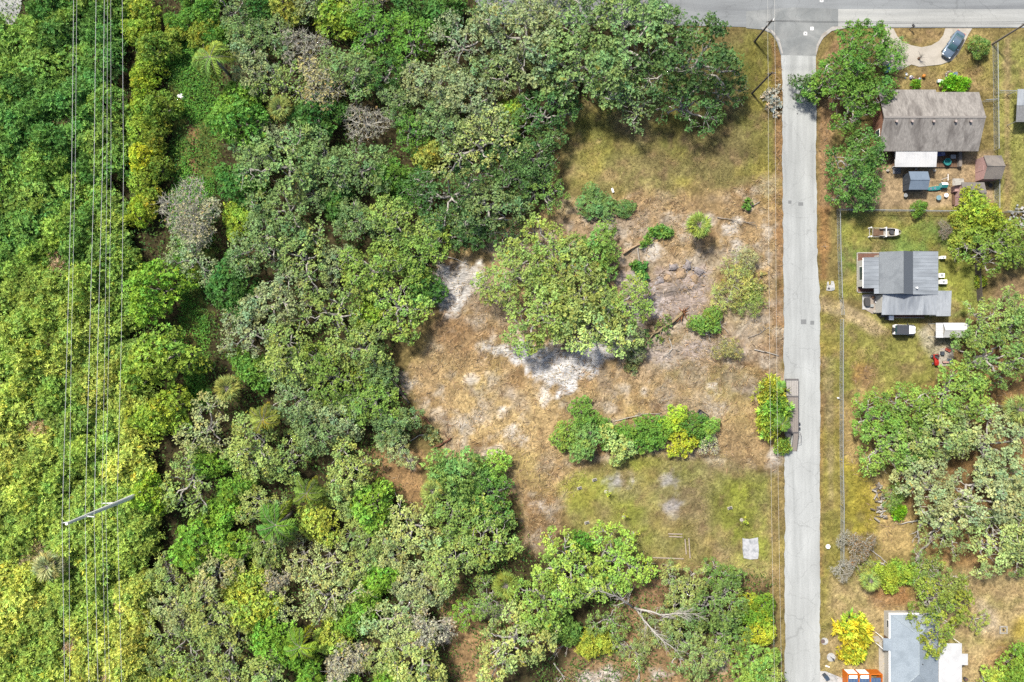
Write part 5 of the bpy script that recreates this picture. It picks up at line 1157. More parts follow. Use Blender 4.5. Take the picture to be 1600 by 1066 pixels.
for i, (px, zz) in enumerate(WZ):
    X = W(px, 0, zz).x; pts = []
    for yy, xx in zip((-260, 0, 267, 534, 812, 1066, 1300), (SAGX[i][0], *SAGX[i], SAGX[i][4])):
        if yy == 812: zq = zz
        else: zq = min(zz - .05, max(zz - 4.5, CAM_H * (1 - X / ((xx - 800) * S))))
        pts.append(((xx - 800) * 0 + X, None, zq, yy))
    line = []
    for (x, _, zq, yy) in pts: line.append(Vector((x, (533 - yy) * S * (CAM_H - zq) / CAM_H if yy != 812 else by, zq)))
    out = []
    for k in range(len(line) - 1):
        for s_ in np.linspace(0, 1, 8)[:-1]: out.append(line[k].lerp(line[k + 1], float(s_)))
    out.append(line[-1])
    o = MB().tube(out, (.03, .02, .03, .03, .02, .02, .026)[i], 4).build('power_line', WIRE)
    tag(o, ('first (outermost) high wire over the vine thicket', 'second high wire, close beside the outermost one', 'third high wire over the vine thicket', 'fourth high wire, in the middle over the thicket', 'fifth, lower and thinner wire over the thicket', 'sixth, lower and thinner wire over the thicket', 'last wire, nearest the bright hedge row')[i], 'power line', 'high-voltage wires over the thicket')
    MB().tube([(0, 0, zz - .5), (X - bx, 0, zz - .1)], [.1, .07], 6).build('arm', CONCP, tp); MB().cyl((X - bx, 0, zz - .22), .09, .2, 8).build('insulator', STEEL, tp)
sg = T('street_sign', 'white street sign on a thin post at the road corner', 'sign', W(1199, 43)); MB().cyl((0, 0, -.1), .03, 2.6, 6).build('post', STEEL, sg); MB().obox((0, 0, 2.6), .75, .04, .2, 1.2).build('blade', TRIM, sg)
# ------------------------------------------------------------------ vehicles
def loft(sections, seg_close=True):
    """sections: list of (x, [(y, z) ...]) with equal counts, skinned along x with closed ends"""
    b = MB(); n = len(sections[0][1])
    for x, s in sections: b.v.extend([(x, y, z) for y, z in s])
    for i in range(len(sections) - 1):
        for k in range(n): b.f.append((i * n + k, i * n + (k + 1) % n, (i + 1) * n + (k + 1) % n, (i + 1) * n + k))
    b.f.append(tuple(range(n))[::-1]); b.f.append(tuple((len(sections) - 1) * n + k for k in range(n))); return b
def ring(hw, z0, z1, c=.12, m=3):     # rounded box section
    p = []
    for (sy, sz, a0) in ((1, 0, -90), (1, 1, 0), (-1, 1, 90), (-1, 0, 180)):
        for k in range(m + 1):
            a = math.radians(a0 + 90 * k / m); p.append((sy * (hw - c) + c * math.cos(a), (z1 - c if sz else z0 + c) + c * math.sin(a)))
    return p
def wheel(t, x, y, r=.32, w=.2, nm='wheel'):
    o = MB().tube([(x, y - w / 2, r), (x, y + w / 2, r)], r, 16).build(nm, RUBBER, t)
    MB().tube([(x, y - w / 2 - .01, r), (x, y + w / 2 + .01, r)], r * .6, 12).build('rim', STEEL, o); return o
CARBLUE = mat('car_blue_grey', D(142, 164, 186), .28, .04, 2, metal=.35, coat=.6); CARWHITE = mat('car_white', (.72, .73, .74), .3, .03, 2, coat=.5); CARBLACK = mat('car_black_top', (.035, .038, .045), .5, .1, 4); CGLASS = mat('car_glass', (.03, .07, .08), .06, .1, 2, spec=.7)
LAMP = mat('head_lamp', (.7, .72, .72), .15, .03, 3); TAILL = mat('tail_lamp', (.4, .03, .03), .3, .05, 3)
# sedan, nose toward the street end of the drive (down and left in plan)
a = W(1473, 92); b = W(1498, 53); ang = math.atan2(a.y - b.y, a.x - b.x)
t = T('parked_car', 'blue-grey sedan parked on the curved driveway', 'car', ((a + b) / 2).to_tuple()[:2] + (.035,), ang)
body = loft([(-2.38, ring(.62, .45, .85, .15)), (-2.28, ring(.80, .32, .95, .18)), (-1.7, ring(.90, .24, 1.0, .2)), (-.8, ring(.92, .22, .98, .2)), (.5, ring(.92, .22, .96, .2)), (1.3, ring(.91, .24, .93, .2)), (2.0, ring(.86, .28, .84, .2)), (2.32, ring(.72, .34, .74, .16)), (2.42, ring(.5, .42, .64, .1))]).build('body', CARBLUE, t, True)
loft([(-1.75, ring(.66, .9, 1.0, .04)), (-1.1, ring(.70, .9, 1.36, .16)), (-.1, ring(.70, .9, 1.44, .18)), (.45, ring(.68, .9, 1.38, .16)), (1.2, ring(.66, .88, .97, .04))]).build('windows', CGLASS, t, True)
loft([(-1.1, ring(.61, 1.30, 1.385, .03)), (-.1, ring(.63, 1.36, 1.475, .04)), (.42, ring(.6, 1.32, 1.41, .03))]).build('roof_panel', CARBLUE, t, True)
MB().slab([(-1.78, -.6, 1.02), (-1.5, -.62, 1.1), (-1.5, .62, 1.1), (-1.78, .6, 1.02)], .03).build('rear_glass', CGLASS, t)
for s in (-1, 1):
    wheel(t, 1.4, s * .82); wheel(t, -1.4, s * .82)
    MB().obox((.62, s * 1.0, 1.0), .14, .2, .12).build('mirror', CARBLUE, t)
    MB().obox((2.2, s * .58, .7), .3, .32, .1, s * -.3).build('headlight', LAMP, t); MB().obox((-2.33, s * .6, .82), .12, .34, .12).build('tail_light', TAILL, t)
# jeep
t = T('jeep', 'white jeep with black roof parked below the bungalow', 'car', W(1408.5, 515.5), -.02)
loft([(-1.75, ring(.78, .45, 1.05, .08)), (-1.6, ring(.82, .4, 1.15, .08)), (.55, ring(.82, .4, 1.15, .08)), (.62, ring(.72, .45, 1.12, .08)), (1.65, ring(.62, .5, 1.05, .1)), (1.78, ring(.56, .55, .98, .08))]).build('body', CARWHITE, t)
loft([(-1.7, ring(.72, 1.1, 1.72, .06)), (.1, ring(.74, 1.1, 1.76, .06)), (.5, ring(.72, 1.1, 1.3, .06))]).build('windows', CGLASS, t)
loft([(-1.76, ring(.76, 1.74, 1.84, .045)), (.12, ring(.78, 1.77, 1.87, .045)), (.22, ring(.74, 1.72, 1.8, .035))]).build('roof_top', CARBLACK, t)
MB().box(.25, .3, -.7, .7, 1.15, 1.75).build('windscreen_frame', CARBLACK, t)
for s in (-1, 1):
    wheel(t, 1.15, s * .75, .38, .24); wheel(t, -1.1, s * .75, .38, .24)
    MB().box(.75, 1.6, min(s * .63, s * .88), max(s * .63, s * .88), .8, .88).build('fender', CARBLACK, t); MB().obox((1.79, s * .38, .86), .06, .2, .2).build('headlight', LAMP, t); MB().obox((.3, s * .95, 1.25), .12, .2, .16).build('mirror', CARBLACK, t)
MB().tube([(-1.78, 0, 1.0), (-2.02, 0, 1.0)], .36, 16).build('spare_wheel', RUBBER, t); MB().box(1.79, 1.92, -.75, .75, .45, .62).build('bumper', CARBLACK, t)
# flatbed trailer by the palms
t = T('flatbed_trailer', 'long empty flatbed trailer parked along the street edge under the palms', 'trailer', W(1234, 650)); DECK = mat('deck_plank', D(176, 166, 158), .9, .2, 4, .2, stretch=(1, 5, 1))
FR = mat('trailer_frame', D(128, 124, 124), .7, .2, 5, .1)
L0, L1 = -2.6, 3.2
for i in range(7): MB().box(-1.0 + i * .29, -1.0 + i * .29 + .26, L0, L1, .86, .91).build('plank', DECK, t)
for x in (-1.1, -.1, 1.03): MB().box(x, x + .1, L0 - .05, 6.3 if x > 0 or x < -1 else L1, .7, .9 if abs(x) > .5 else .855).build('side_rail', FR, t)
MB().box(-.98, 1.01, L1 + .02, L1 + .22, .72, .97).build('cross_beam', FR, t); MB().box(-.98, 1.01, 6.0, 6.3, .72, .95).build('cross_beam', FR, t)
for i in range(7): MB().box(-.98 + i * .285, -.98 + i * .285 + .25, L1 + .26, 5.96, 1.0, 1.05).build('plank', mat('deck_pale', D(206, 200, 194), .9, .15, 4, .2), t)
MB().box(-1.1, 1.13, L0 - .2, L0 - .06, .7, .92).build('cross_beam', FR, t)
for s in (-1.18, 1.25):
    for y in (-1.2, -2.0): wheel(t, s, y, .36, .22).rotation_euler = (0, 0, 0)
for x0_, x1_ in ((-.95, -.2), (.3, 1.1)):
    MB().slab([(x0_, -5.9, .12), (x1_, -5.9, .12), (x1_, L0 - .25, .85), (x0_, L0 - .25, .85)], .07).build('ramp', DECK, t)
    for x in (x0_ - .06, x1_ + .01): MB().tube([(x + .02, -5.95, .12), (x + .02, L0 - .25, .9)], .05, 4).build('ramp_rail', FR, t)
MB().tube([(1.3, -2.6, .8), (1.55, -2.9, .8), (1.55, -4.4, .8), (1.15, -4.5, .8)], .04, 5).build('guard_rail', FR, t)
for o in t.children:
    if o.name.startswith('wheel'):
        pass
# boat on trailer
t = T('old_boat', 'derelict white boat hull on a trailer frame on the bungalow lawn', 'boat', W(1380.5, 364), -.01)
hull = []
for x, hw in ((-1.0, .62), (0, .68), (1.0, .68), (1.7, .6), (2.2, .4), (2.5, .14)): hull.append((x, [(-hw, .85), (-hw * .96, .3), (0, .15), (hw * .96, .3), (hw, .85), (hw - .1, .85), (hw * .8, .38), (0, .28), (-hw * .8, .38), (-hw + .1, .85)]))
loft(hull).build('hull', DIRTY, t); MB().slab([(1.55, -.5, .84), (2.1, -.34, .84), (2.1, .34, .84), (1.55, .5, .84)], .04).build('fore_deck', TRIM, t)
for k in range(4): MB().box(1.65 + k * .13, 1.71 + k * .13, -.34, .34, .845, .86).build('deck_slot', BLACKM, t)
for (x0_, x1_, y0_, y1_) in ((-2.6, 1.3, -.78, -.7), (-2.6, 1.3, .7, .78), (-2.6, -2.5, -.69, .69), (-2.05, -1.97, -.69, .69)): MB().box(x0_, x1_, y0_, y1_, .3, .4).build('trailer_rail', DIRTY, t)
MB().box(-.1, .02, -.8, .8, .9, .98).build('cross_bar', TRIM, t); MB().box(-1.9, -.2, -.55, .55, .32, .38).build('floor_board', WOODB, t)
MB().cyl((1.05, 0, .34), .36, .4, 14).build('round_tub', BLACKM, t)
for x in (-2.55, -.05):
    for s in (-.74, .74): MB().cyl((x, s, 0), .1, 1.02, 8).build('corner_post', TRIM, t)

# ------------------------------------------------------------------ smaller things in the yards
def simple(name, lb, cat, px, py, boxes, rz=0, z=0, group=None):
    t = T(name, lb, cat, W(px, py, z), rz, group)
    for nm, bx_, m in boxes: MB().box(*bx_).build(nm, m, t)
    return t
t = T('kayak', 'turquoise kayak lying beside the blue-grey shed', 'kayak', W(1460, 295), .1); loft([(-1.6, ring(.1, .1, .2, .04)), (-1.0, ring(.3, .03, .3, .1)), (.2, ring(.38, .0, .34, .12)), (1.0, ring(.3, .03, .3, .1)), (1.5, ring(.1, .1, .22, .04))]).build('hull', TEAL, t, True)
for x in (-.8, -.1): MB().cyl((x, 0, .3), .2, .05, 12).build('seat_well', SHEDBLUE, t)
t = T('toy_house', 'pale turquoise playhouse box at the end of the kayak', 'playhouse', W(1471, 291)); MB().box(-.45, .45, -.4, .4, 0, .8).build('walls', mat('pale_teal', D(150, 206, 204), .6, .08, 2), t); MB().slab([(-.5, -.45, .85), (.5, -.45, .85), (.5, 0, 1.1), (-.5, 0, 1.1)], .04).build('roof_slope', TEAL, t); MB().slab([(-.5, 0.01, 1.1), (.5, .01, 1.1), (.5, .45, .85), (-.5, .45, .85)], .04).build('roof_slope', TRIM, t); MB().box(-.1, .2, -.41, -.402, .2, .6).build('opening', BLACKM, t)
t = T('wire_post', 'thin pale clothes post above the kayak', 'post', W(1471, 281)); MB().cyl((0, 0, 0), .04, 1.8, 6).build('pole', TRIM, t); MB().obox((0, 0, 1.75), .06, 1.1, .06).build('bar', TRIM, t)
table_round(1464, 310, mat('pale_blue_round', D(150, 190, 200), .6, .2, 3), 'round pale-blue table below the kayak', .42, .5)
for (px, py, m, lb) in ((1476, 306, TRIM, 'white round seat below the kayak'), (1413, 306, mat('grey_round', D(176, 180, 180), .8, .2, 3), 'grey round seat between the oak and the blue-grey shed')): table_round(px, py, m, lb, .35, .42)
simple('step_slab', 'grey paving slab below the porch awning', 'slab', 1401, 267, [('slab_body', (-.65, .65, -.5, .5, -.03, .06), mat('slab_grey', D(150, 152, 158), .9, .1, 4)), ('joint', (-.01, .01, -.5, .5, .061, .064), BLACKM)])
for (px, py, lb) in ((1386, 267, 'white bucket beside the oak below the porch'), (1430, 265, 'white tub between the awning and the blue-grey shed'), (1459, 267, 'white bucket below the end of the awning')):
    t = T('bucket', lb, 'bucket', W(px, py)); MB().cyl((0, 0, 0), .16, .32, 12, .2).build('shell', TRIM, t); MB().cyl((0, 0, .3), .21, .04, 12).build('rim', DIRTY, t)
t = T('spare_tyre', 'black tyre lying between the two pink sheds', 'tyre', W(1547, 290)); mb = MB()
mb.tube([(.26 * math.cos(k * .3927), .26 * math.sin(k * .3927), .1) for k in range(17)], .1, 8, cap=False); mb.build('tread', RUBBER, t, True); MB().cyl((0, 0, .03), .17, .06, 12).build('hub', BLACKM, t)
# blue chairs and things under the corner oak
for (px, py, lb) in ((1383, 110, 'blue plastic chair under the corner oak, nearer the driveway'), (1381, 129, 'blue plastic chair under the corner oak, nearer the brown roof')):
    t = T('plastic_chair', lb, 'chair', W(px, py), .4); MB().box(-.5, .5, -.5, .5, .4, .46).build('seat', BLUEP, t); MB().box(-.5, .5, .505, .58, .4, 1.0).build('backrest', BLUEP, t)
    for x in (-.44, .44):
        for y in (-.44, .44): MB().cyl((x, y, 0), .04, .395, 6).build('leg', BLUEP, t)
    for x in (-.55, .505): MB().box(x, x + .045, -.45, .5, .47, .66).build('armrest', BLUEP, t)
rj = random.Random(11)
junkm = [TRIM, mat('lilac_toy', D(160, 150, 200), .6, .1, 3), DIRTY, STEEL, mat('pink_toy', D(226, 150, 160), .6, .1, 3), BLUEP]
for i in range(10):
    px = 1412 + rj.uniform(0, 24); py = 115 + rj.uniform(0, 9); cn = ('white', 'lilac', 'off-white', 'grey', 'pink', 'blue')[i % 6]
    t = T('yard_toy', cn + ' bit of clutter on the paving between the driveway and the brown roof', 'clutter', W(px, py), rj.uniform(0, 3), 'clutter before the brown-roofed house'); s = rj.uniform(.12, .28)
    MB().cyl((0, 0, 0), s, s, 7, s * .8).build('body', junkm[i % 6], t); MB().obox((0, 0, s * 1.15), s, s * .7, s * .3, .5).build('top', junkm[(i + 2) % 6], t)
t = T('orange_ball', 'orange ball in front of the brown-roofed house', 'ball', W(1442, 120)); mb = MB()
for i in range(6):
    for k in range(10):
        f = lambda u, v: (.3 * math.sin(math.pi * u / 6) * math.cos(2 * math.pi * v / 10), .3 * math.sin(math.pi * u / 6) * math.sin(2 * math.pi * v / 10), .3 - .3 * math.cos(math.pi * u / 6))
        mb.add([f(i, k), f(i, k + 1), f(i + 1, k + 1), f(i + 1, k)], [(0, 1, 2, 3)])
mb.build('shell', mat('ball_orange', D(240, 160, 70), .5, .05, 2), t, True)
t = T('fire_pit', 'brown fire pit with pale rim by the green leafy clump', 'fire pit', W(1483, 118)); MB().cyl((0, 0, 0), .55, .35, 14).build('bowl', WOODB, t)
for k in range(9): MB().obox((.62 * math.cos(k * .7), .62 * math.sin(k * .7), .12), .3, .2, .24, k * .7 + 1.57).build('stone', DIRTY, t)
simple('blue_bin', 'blue bin beside the fire pit', 'bin', 1490, 118.5, [('body', (-.18, .18, -.35, .35, 0, .7), BLUEP), ('lid', (-.2, .2, -.37, .37, .705, .75), SHEDBLUE)])
simple('pale_box', 'pale teal box against the green leafy clump', 'box', 1467, 128, [('body', (-.4, .4, -.2, .2, 0, .4), mat('pale_teal2', D(176, 206, 204), .6, .08, 2)), ('lid', (-.43, .43, -.23, .23, .405, .45), TRIM)])
t = T('mailbox', 'dark mailbox leaning at the edge of the driveway island', 'mailbox', W(1421, 46)); MB().cyl((0, 0, -.1), .06, 1.1, 6).build('post', POLEW, t); MB().obox((.05, .1, 1.1), .25, .55, .25, .5).build('box', BLACKM, t)
t = T('dead_sapling', 'small dead sapling standing on the concrete driveway edge', 'sapling', W(1435, 92)); mb = MB(); rg = np.random.default_rng(4)
for k in range(26): e = rg.normal(0, .5, 3); mb.tube([(0, 0, .3 + k * .02), (e[0], e[1], .8 + abs(e[2]))], [.02, .008], 3, cap=False)
mb.tube([(0, 0, 0), (0, 0, .9)], .03, 5); mb.build('twigs', BARK, t); MB().cyl((0, 0, 0), .22, .25, 10).build('pot', WOODB, t)
# mower slab
t = T('mower_slab', 'pale concrete slab with the red mower and clutter', 'slab'); MB().prism(wpts([(1470, 544), (1489, 543), (1490, 571), (1466, 572), (1466, 555)]), -.05, .05).build('slab_body', CONC, t)
t = T('ride_on_mower', 'red ride-on mower at the edge of the pale slab', 'mower', W(1460, 562), -1.5)
loft([(-.2, ring(.3, .3, .7, .08)), (.5, ring(.32, .3, .78, .1)), (.95, ring(.26, .32, .68, .1))]).build('bonnet', RED, t); MB().box(-.9, -.22, -.42, .42, .3, .5).build('body', RED, t); MB().box(-.75, -.35, -.22, .22, .505, .65).build('seat', BLACKM, t); MB().box(-.82, -.751, -.22, .22, .505, .95).build('seat_back', BLACKM, t)
for s in (-1, 1): wheel(t, .65, s * .42, .2, .16); wheel(t, -.6, s * .5, .27, .22)
MB().tube([(-.1, 0, .6), (-.3, 0, .95)], .025, 5).build('steering_column', BLACKM, t); MB().cyl((-.3, 0, .95), .18, .03, 12).build('steering_wheel', BLACKM, t)
simple('dark_stool', 'dark blue box in the middle of the pale slab', 'box', 1471, 552, [('body', (-.25, .25, -.3, .3, 0, .4), SHEDDK), ('lid', (-.27, .27, -.32, .32, .405, .45), SHEDDK)], z=.05)
simple('red_crate', 'small red crate on the pale slab by the ribbed shed', 'crate', 1480, 547, [('body', (-.4, .4, -.25, .25, 0, .35), mat('dull_red', D(196, 110, 96), .7, .2, 3)), ('slat', (-.4, .4, -.04, .04, .355, .4), RED)], -.5, .05)
simple('grey_pallet', 'blue-grey pallet on the corner of the pale slab', 'pallet', 1484, 564, [('board', (-.5, .5, -.4 + k * .2, -.25 + k * .2, .1, .14), SHEDBLUE) for k in range(4)] + [('beam', (-.45, -.35, -.4, .4, 0, .095), SHEDDK), ('beam', (.35, .45, -.4, .4, 0, .095), SHEDDK)], -.1, .05)
simple('pink_bench', 'pinkish low bench on the pale slab', 'bench', 1476, 566, [('top', (-.5, .5, -.15, .15, .35, .4), mat('pinkish', D(214, 170, 160), .8, .1, 3)), ('leg', (-.45, -.38, -.12, .12, 0, .345), WOODB), ('leg', (.38, .45, -.12, .12, 0, .345), WOODB)], 0, .05)
# pads along the verge
t = T('meter_pad', 'white rounded concrete pad with two lids between street and wire fence', 'pad', W(1297.5, 447)); MB().prism([(-.7, -.75), (.1, -.85), (.72, -.6), (.68, .2), (.5, .8), (.1, .85), (.05, .2), (-.25, .1), (-.35, .75), (-.55, .7)], -.03, .1).build('slab_body', CONCW, t); MB().cyl((-.3, -.45, .1), .2, .02, 10).build('lid', BLACKM, t); MB().cyl((.35, -.5, .1), .28, .02, 12).build('lid', STEEL, t)
t = T('manhole', 'round manhole with dark lid in a white collar at the street edge', 'manhole', W(1287, 1002)); MB().cyl((.15, 0, -.03), .6, .09, 20).build('collar', CONCW, t); MB().cyl((-.15, 0, .02), .36, .06, 16).build('lid', mat('rust_lid', D(130, 112, 110), .8, .2, 5), t)
t = T('mailbox_pad', 'round white pad with a leaning post below the manhole', 'pad', W(1298.5, 1027)); MB().cyl((0, 0, -.03), .72, .09, 20).build('pad_disc', CONCW, t); MB().tube([(-.1, .1, .06), (.0, 0, .9)], .05, 6).build('post', POLEW, t); MB().obox((0, 0, .95), .2, .4, .2, .3).build('box', BLACKM, t)
t = T('white_dish', 'white disc on a post in the verge grass below the grey brush', 'disc', W(1292, 853)); MB().cyl((0, 0, 0), .05, .4, 6).build('post', STEEL, t); MB().cyl((0, 0, .4), .38, .05, 16).build('disc_top', TRIM, t)
t = T('white_can', 'small white can in the verge grass under the wire fence', 'can', W(1309, 622)); MB().cyl((0, 0, 0), .14, .3, 10).build('can_body', TRIM, t); MB().cyl((0, 0, .3), .1, .03, 10).build('lid', STEEL, t)
t = T('white_scrap', 'bent white board lying above the concrete driveway mouth', 'board', W(1292.5, 1041)); MB().obox((0, 0, .12), .7, .22, .05, -.4).build('panel', TRIM, t); MB().obox((.05, -.1, .18), .5, .08, .04, -.4).build('edge', DIRTY, t)
t = T('dustbin', 'dark blue wheeled bin on the concrete driveway mouth', 'bin', W(1288, 1055), .6); MB().box(-.3, .3, -.36, .36, .05, .95).build('body', SHEDDK, t); MB().box(-.33, .33, -.4, .4, .955, 1.02).build('lid', mat('bin_lid', D(78, 96, 116), .5, .1, 3), t); MB().tube([(-.3, .42, .95), (.3, .42, .95)], .03, 6).build('handle', BLACKM, t)
# orange bays at the bottom edge
t = T('orange_bays', 'orange-framed bays with white boards and blue covers at the bottom edge', 'storage bay'); x0, x1, y0, y1 = rect(1324, 1056, 1378, 1100, 1.6); n = 3; w_ = (x1 - x0) / n
for i in range(n + 1): MB().box(x0 + i * w_ - .07, x0 + i * w_ + .07, y0, y1 + .3, 0, 1.7).build('divider', ORANGE, t)
for i in range(n):
    a_, b_ = x0 + i * w_ + .075, x0 + (i + 1) * w_ - .075; MB().box(a_, b_, y1 + .1, y1 + .3, 0, 1.55).build('front_panel', ORANGE, t)
    if i < 2: MB().box(a_ + .1, b_ - .1, y1 + .305, y1 + .34, .1, 1.5).build('white_board', TRIM, t); MB().slab([(a_ + .2, y1 - .45, 1.62), (b_ - .2, y1 - .45, 1.62), (b_ - .2, y1 + .09, 1.66), (a_ + .2, y1 + .09, 1.66)], .03).build('white_flap', TRIM, t)
    MB().box(a_, b_, y0 + .1, y1 - .47, 1.3, 1.42).build('cover', TARP, t)
    for k in range(3): MB().box(a_ + .1 + k * .5, a_ + .16 + k * .5, y0 + .12, y1 - .48, 1.425, 1.46).build('strap', SHEDBLUE, t)
# right-lower yard
simple('cover_frame', 'square white frame with a dark centre on the dry yard', 'frame', 1567.5, 984, [('side', (-.65, -.45, -.65, .65, 0, .15), DIRTY), ('side', (.45, .65, -.65, .65, 0, .15), DIRTY), ('side', (-.445, .445, .45, .65, 0, .14), DIRTY), ('side', (-.445, .445, -.65, -.45, 0, .14), DIRTY), ('centre', (-.12, .12, -.12, .12, 0, .2), BLACKM)])
simple('white_planter', 'white box planter at the bottom edge beyond the patio roof', 'planter', 1543, 1062, [('box', (-1.0, 1.0, -.8, .8, 0, .5), TRIM), ('soil', (-.85, .85, -.65, .65, .505, .52), MULCH)])
t = T('kettle_pot', 'dark round pot at the corner of the white patio roof', 'pot', W(1507, 1060)); MB().cyl((0, 0, 0), .28, .45, 12, .32).build('shell', BLACKM, t); MB().cyl((0, 0, .45), .2, .02, 12).build('soil', MULCH, t)
t = T('rubble_heap', 'heap of pale rubble and a red scrap at the frame edge by the wire fence', 'rubble', W(1589, 345)); rg = random.Random(5)
for k in range(40): MB().obox((rg.gauss(0, .9), rg.gauss(0, .9), .1 + rg.uniform(0, .35)), rg.uniform(.2, .5), rg.uniform(.15, .4), rg.uniform(.1, .25), rg.uniform(0, 3), (rg.uniform(-.4, .4), rg.uniform(-.4, .4))).build('stone', (DIRTY, CONCW, STEEL)[k % 3], t)
MB().obox((1.0, -.3, .3), .5, .4, .2, .4).build('red_scrap', RED, t)
# log pile
t = T('log_pile', 'heap of grey cut logs beside the grove on the yellow grass', 'log pile', W(1374, 778)); rg = random.Random(8)
for k in range(38):
    y = rg.uniform(-3.6, 2.4); x = rg.gauss(0, .55) + (-y - 1) * .1; L = rg.uniform(.4, 1.3); a = rg.gauss(0.2, .6); zz = .12 + rg.uniform(0, .4); r = rg.uniform(.07, .17)
    lg = MB().tube([(x - L * .5 * math.cos(a), y - L * .5 * math.sin(a), zz), (x + L * .5 * math.cos(a), y + L * .5 * math.sin(a), zz + rg.uniform(-.05, .1))], r, 7).build('log', (BARK_PALE, BARK, BARK_DARK)[k % 3], t)

# ------------------------------------------------------------------ things on the cleared lot
t = T('black_trough', 'black rectangular trough on the straw at the end of the shrub row', 'trough', W(1097, 647), -.62)
MB().box(-.85, .85, -.36, .36, .0, .06).build('bottom', DARKMETAL, t)
for q in ((-.9, .9, .365, .42), (-.9, .9, -.42, -.365), (-.9, -.855, -.36, .36), (.855, .9, -.36, .36)): MB().box(q[0], q[1], q[2], q[3], 0, .5).build('side', DARKMETAL, t)
for (px, py, lb) in ((905.5, 763, 'dark concrete block on the lawn, lower of the pair by the wood'), (929, 750, 'dark concrete block on the lawn, upper of the pair by the wood'), (917, 817, 'dark concrete block on the lawn nearest the dark bush'), (1140.5, 794, 'dark concrete block on the lawn nearest the street')):
    t = T('concrete_block', lb, 'block', W(px, py), .3, 'dark blocks on the lawn'); DB = mat('dark_block', (.06, .065, .07), .8, .2, 6)
    for q in ((-.28, .28, -.14, -.1), (-.28, .28, .1, .14), (-.28, -.24, -.095, .095), (.24, .28, -.095, .095), (-.02, .02, -.095, .095)): MB().box(*q, 0, .22).build('web', DB, t)
    MB().box(-.4, .4, -.25, .25, -.02, .03).build('pad', CONC, t)
def sapling(px, py, lb, h=1.6, rgb=(176, 190, 70)):
    t = T('sapling', lb, 'sapling', W(px, py)); rg = np.random.default_rng(int(px)); mb = MB(); mb.tube([(0, 0, 0), (.05, 0, h)], [.03, .012], 5); pts = []
    for k in range(9):
        e = np.array([rg.normal(0, .3), rg.normal(0, .3), rg.uniform(.6, 1) * h]); mb.tube([(0, 0, e[2] * .6), e], [.014, .006], 3, cap=False); pts.append(e)
    mb.build('stem', BARK, t); obj('foliage', leafcloud('sapling_leaves', pts, 16, .14, (.1, .2), (.05, .09), rg), t, DL(*rgb)); MB().cyl((-.15, -.15, -.02), .3, .06, 10).build('mulch_ring', CONC, t)
sapling(948, 767, 'small staked sapling on the lawn below the pale sand'); sapling(976, 806, 'small sapling on the green grass in the middle of the lawn'); sapling(990, 832, 'small sapling on the lawn just above the lower oaks'); sapling(1160, 811, 'small sapling on the lawn between the concrete block and the pale slab')
t = T('concrete_slab', 'pale stained concrete slab on the lawn near the street', 'slab'); MB().prism(wpts(rough_edge([(1160, 841), (1172, 842), (1184, 840), (1186, 858), (1184, 873), (1172, 874), (1162, 872), (1160, 858), (1160, 841)], 3, .8, 8)[:-1]), -.05, .06).build('slab_body', mat('slab_stained', D(222, 224, 228), .85, .12, 3, .2, dirt=D(160, 166, 172), dirt_scale=1.4), t)
t = T('timber_bed', 'collapsed timber edging of a garden bed below the lawn', 'garden bed'); 
for (x0_, y0_, x1_, y1_) in ((1076, 841, 1078, 872), (1070, 842, 1072, 866), (1020, 871, 1068, 873), (1044, 834, 1066, 834.5), (1045, 838, 1066, 839), (1034, 881, 1062, 888)):
    a = W(x0_, y0_); b = W(x1_, y1_); d = (b - a); c_ = (a + b) / 2; MB().obox((c_.x, c_.y, .08), d.length, .16, .14, math.atan2(d.y, d.x)).build('board', mat('pale_board', D(206, 190, 170), .9, .15, 4, .2), t)
# logs, sticks and uprooted trees
def fallen(lb, pts, r0, r1, m, cat='log', name='fallen_log', twigs=0, seed=0, leaves=None, spread=1.0, root=0, zs=None):
    rg = np.random.default_rng(seed); P = [np.array(W(*p, zs[i] if zs else 0)) + np.array([0, 0, .12 + r0 * .8]) for i, p in enumerate(pts)]; t = T(name, lb, cat, tuple(P[0][:2]) + (0,)); o = np.array([P[0][0], P[0][1], 0])
    line = []
    for i in range(len(P) - 1): line.extend(list(wiggle(P[i], P[i + 1], 5, .05, rg))[:-1])
    line.append(P[-1]); line = np.array(line) - o; rr = np.linspace(r0, r1, len(line)); MB().tube(line, rr, 7).build('stem', m, t, True); tips = []
    if twigs:
        for k in range(twigs):
            j = rg.integers(len(line) // 3, len(line)); a = line[j]; dr = unit(line[min(j + 1, len(line) - 1)] - line[j - 1] + rg.normal(0, .75, 3) * np.array([1, 1, .5])); L = rg.uniform(.7, 2.0) * spread
            e = a + dr * L; e[2] = max(.1, a[2] + abs(rg.normal(0, .35)) * spread); tw = wiggle(a, e, 6, .1, rg); tips.append(e); mb = MB(); mb.tube(tw, np.linspace(max(.03, rr[j] * .6), .02, 6), 5)
            for q in range(3):
                e2 = tw[3] + (e - a) * .5 + rg.normal(0, .3, 3) * spread; e2[2] = max(.08, e2[2]); mb.tube(wiggle(tw[3], e2, 4, .12, rg), [.025, .02, .016, .01], 3, cap=False); tips.append(e2)
            mb.build('branch', m, t, True)
    if leaves: obj('foliage', leafcloud('fallen_leaves_mesh', tips, leaves[1], .55, (.2, .4), (.1, .18), rg, flat_=.5), t, DL(*leaves[0]))
    if root:
        mb = MB()
        for k in range(22): e = rg.normal(0, .8, 3); e[2] = abs(e[2]) * .8 + .1; mb.tube(wiggle((0, 0, .35), e, 5, .14, rg), np.linspace(.12, .025, 5), 5)
        mb.build('root_plate', mat('root_red', D(176, 122, 82), .95, .3, 4, .4), t, True)
    return t
LIMBW = mat('limb_white', (0.26, 0.245, 0.22), .9, .25, 3, .3)
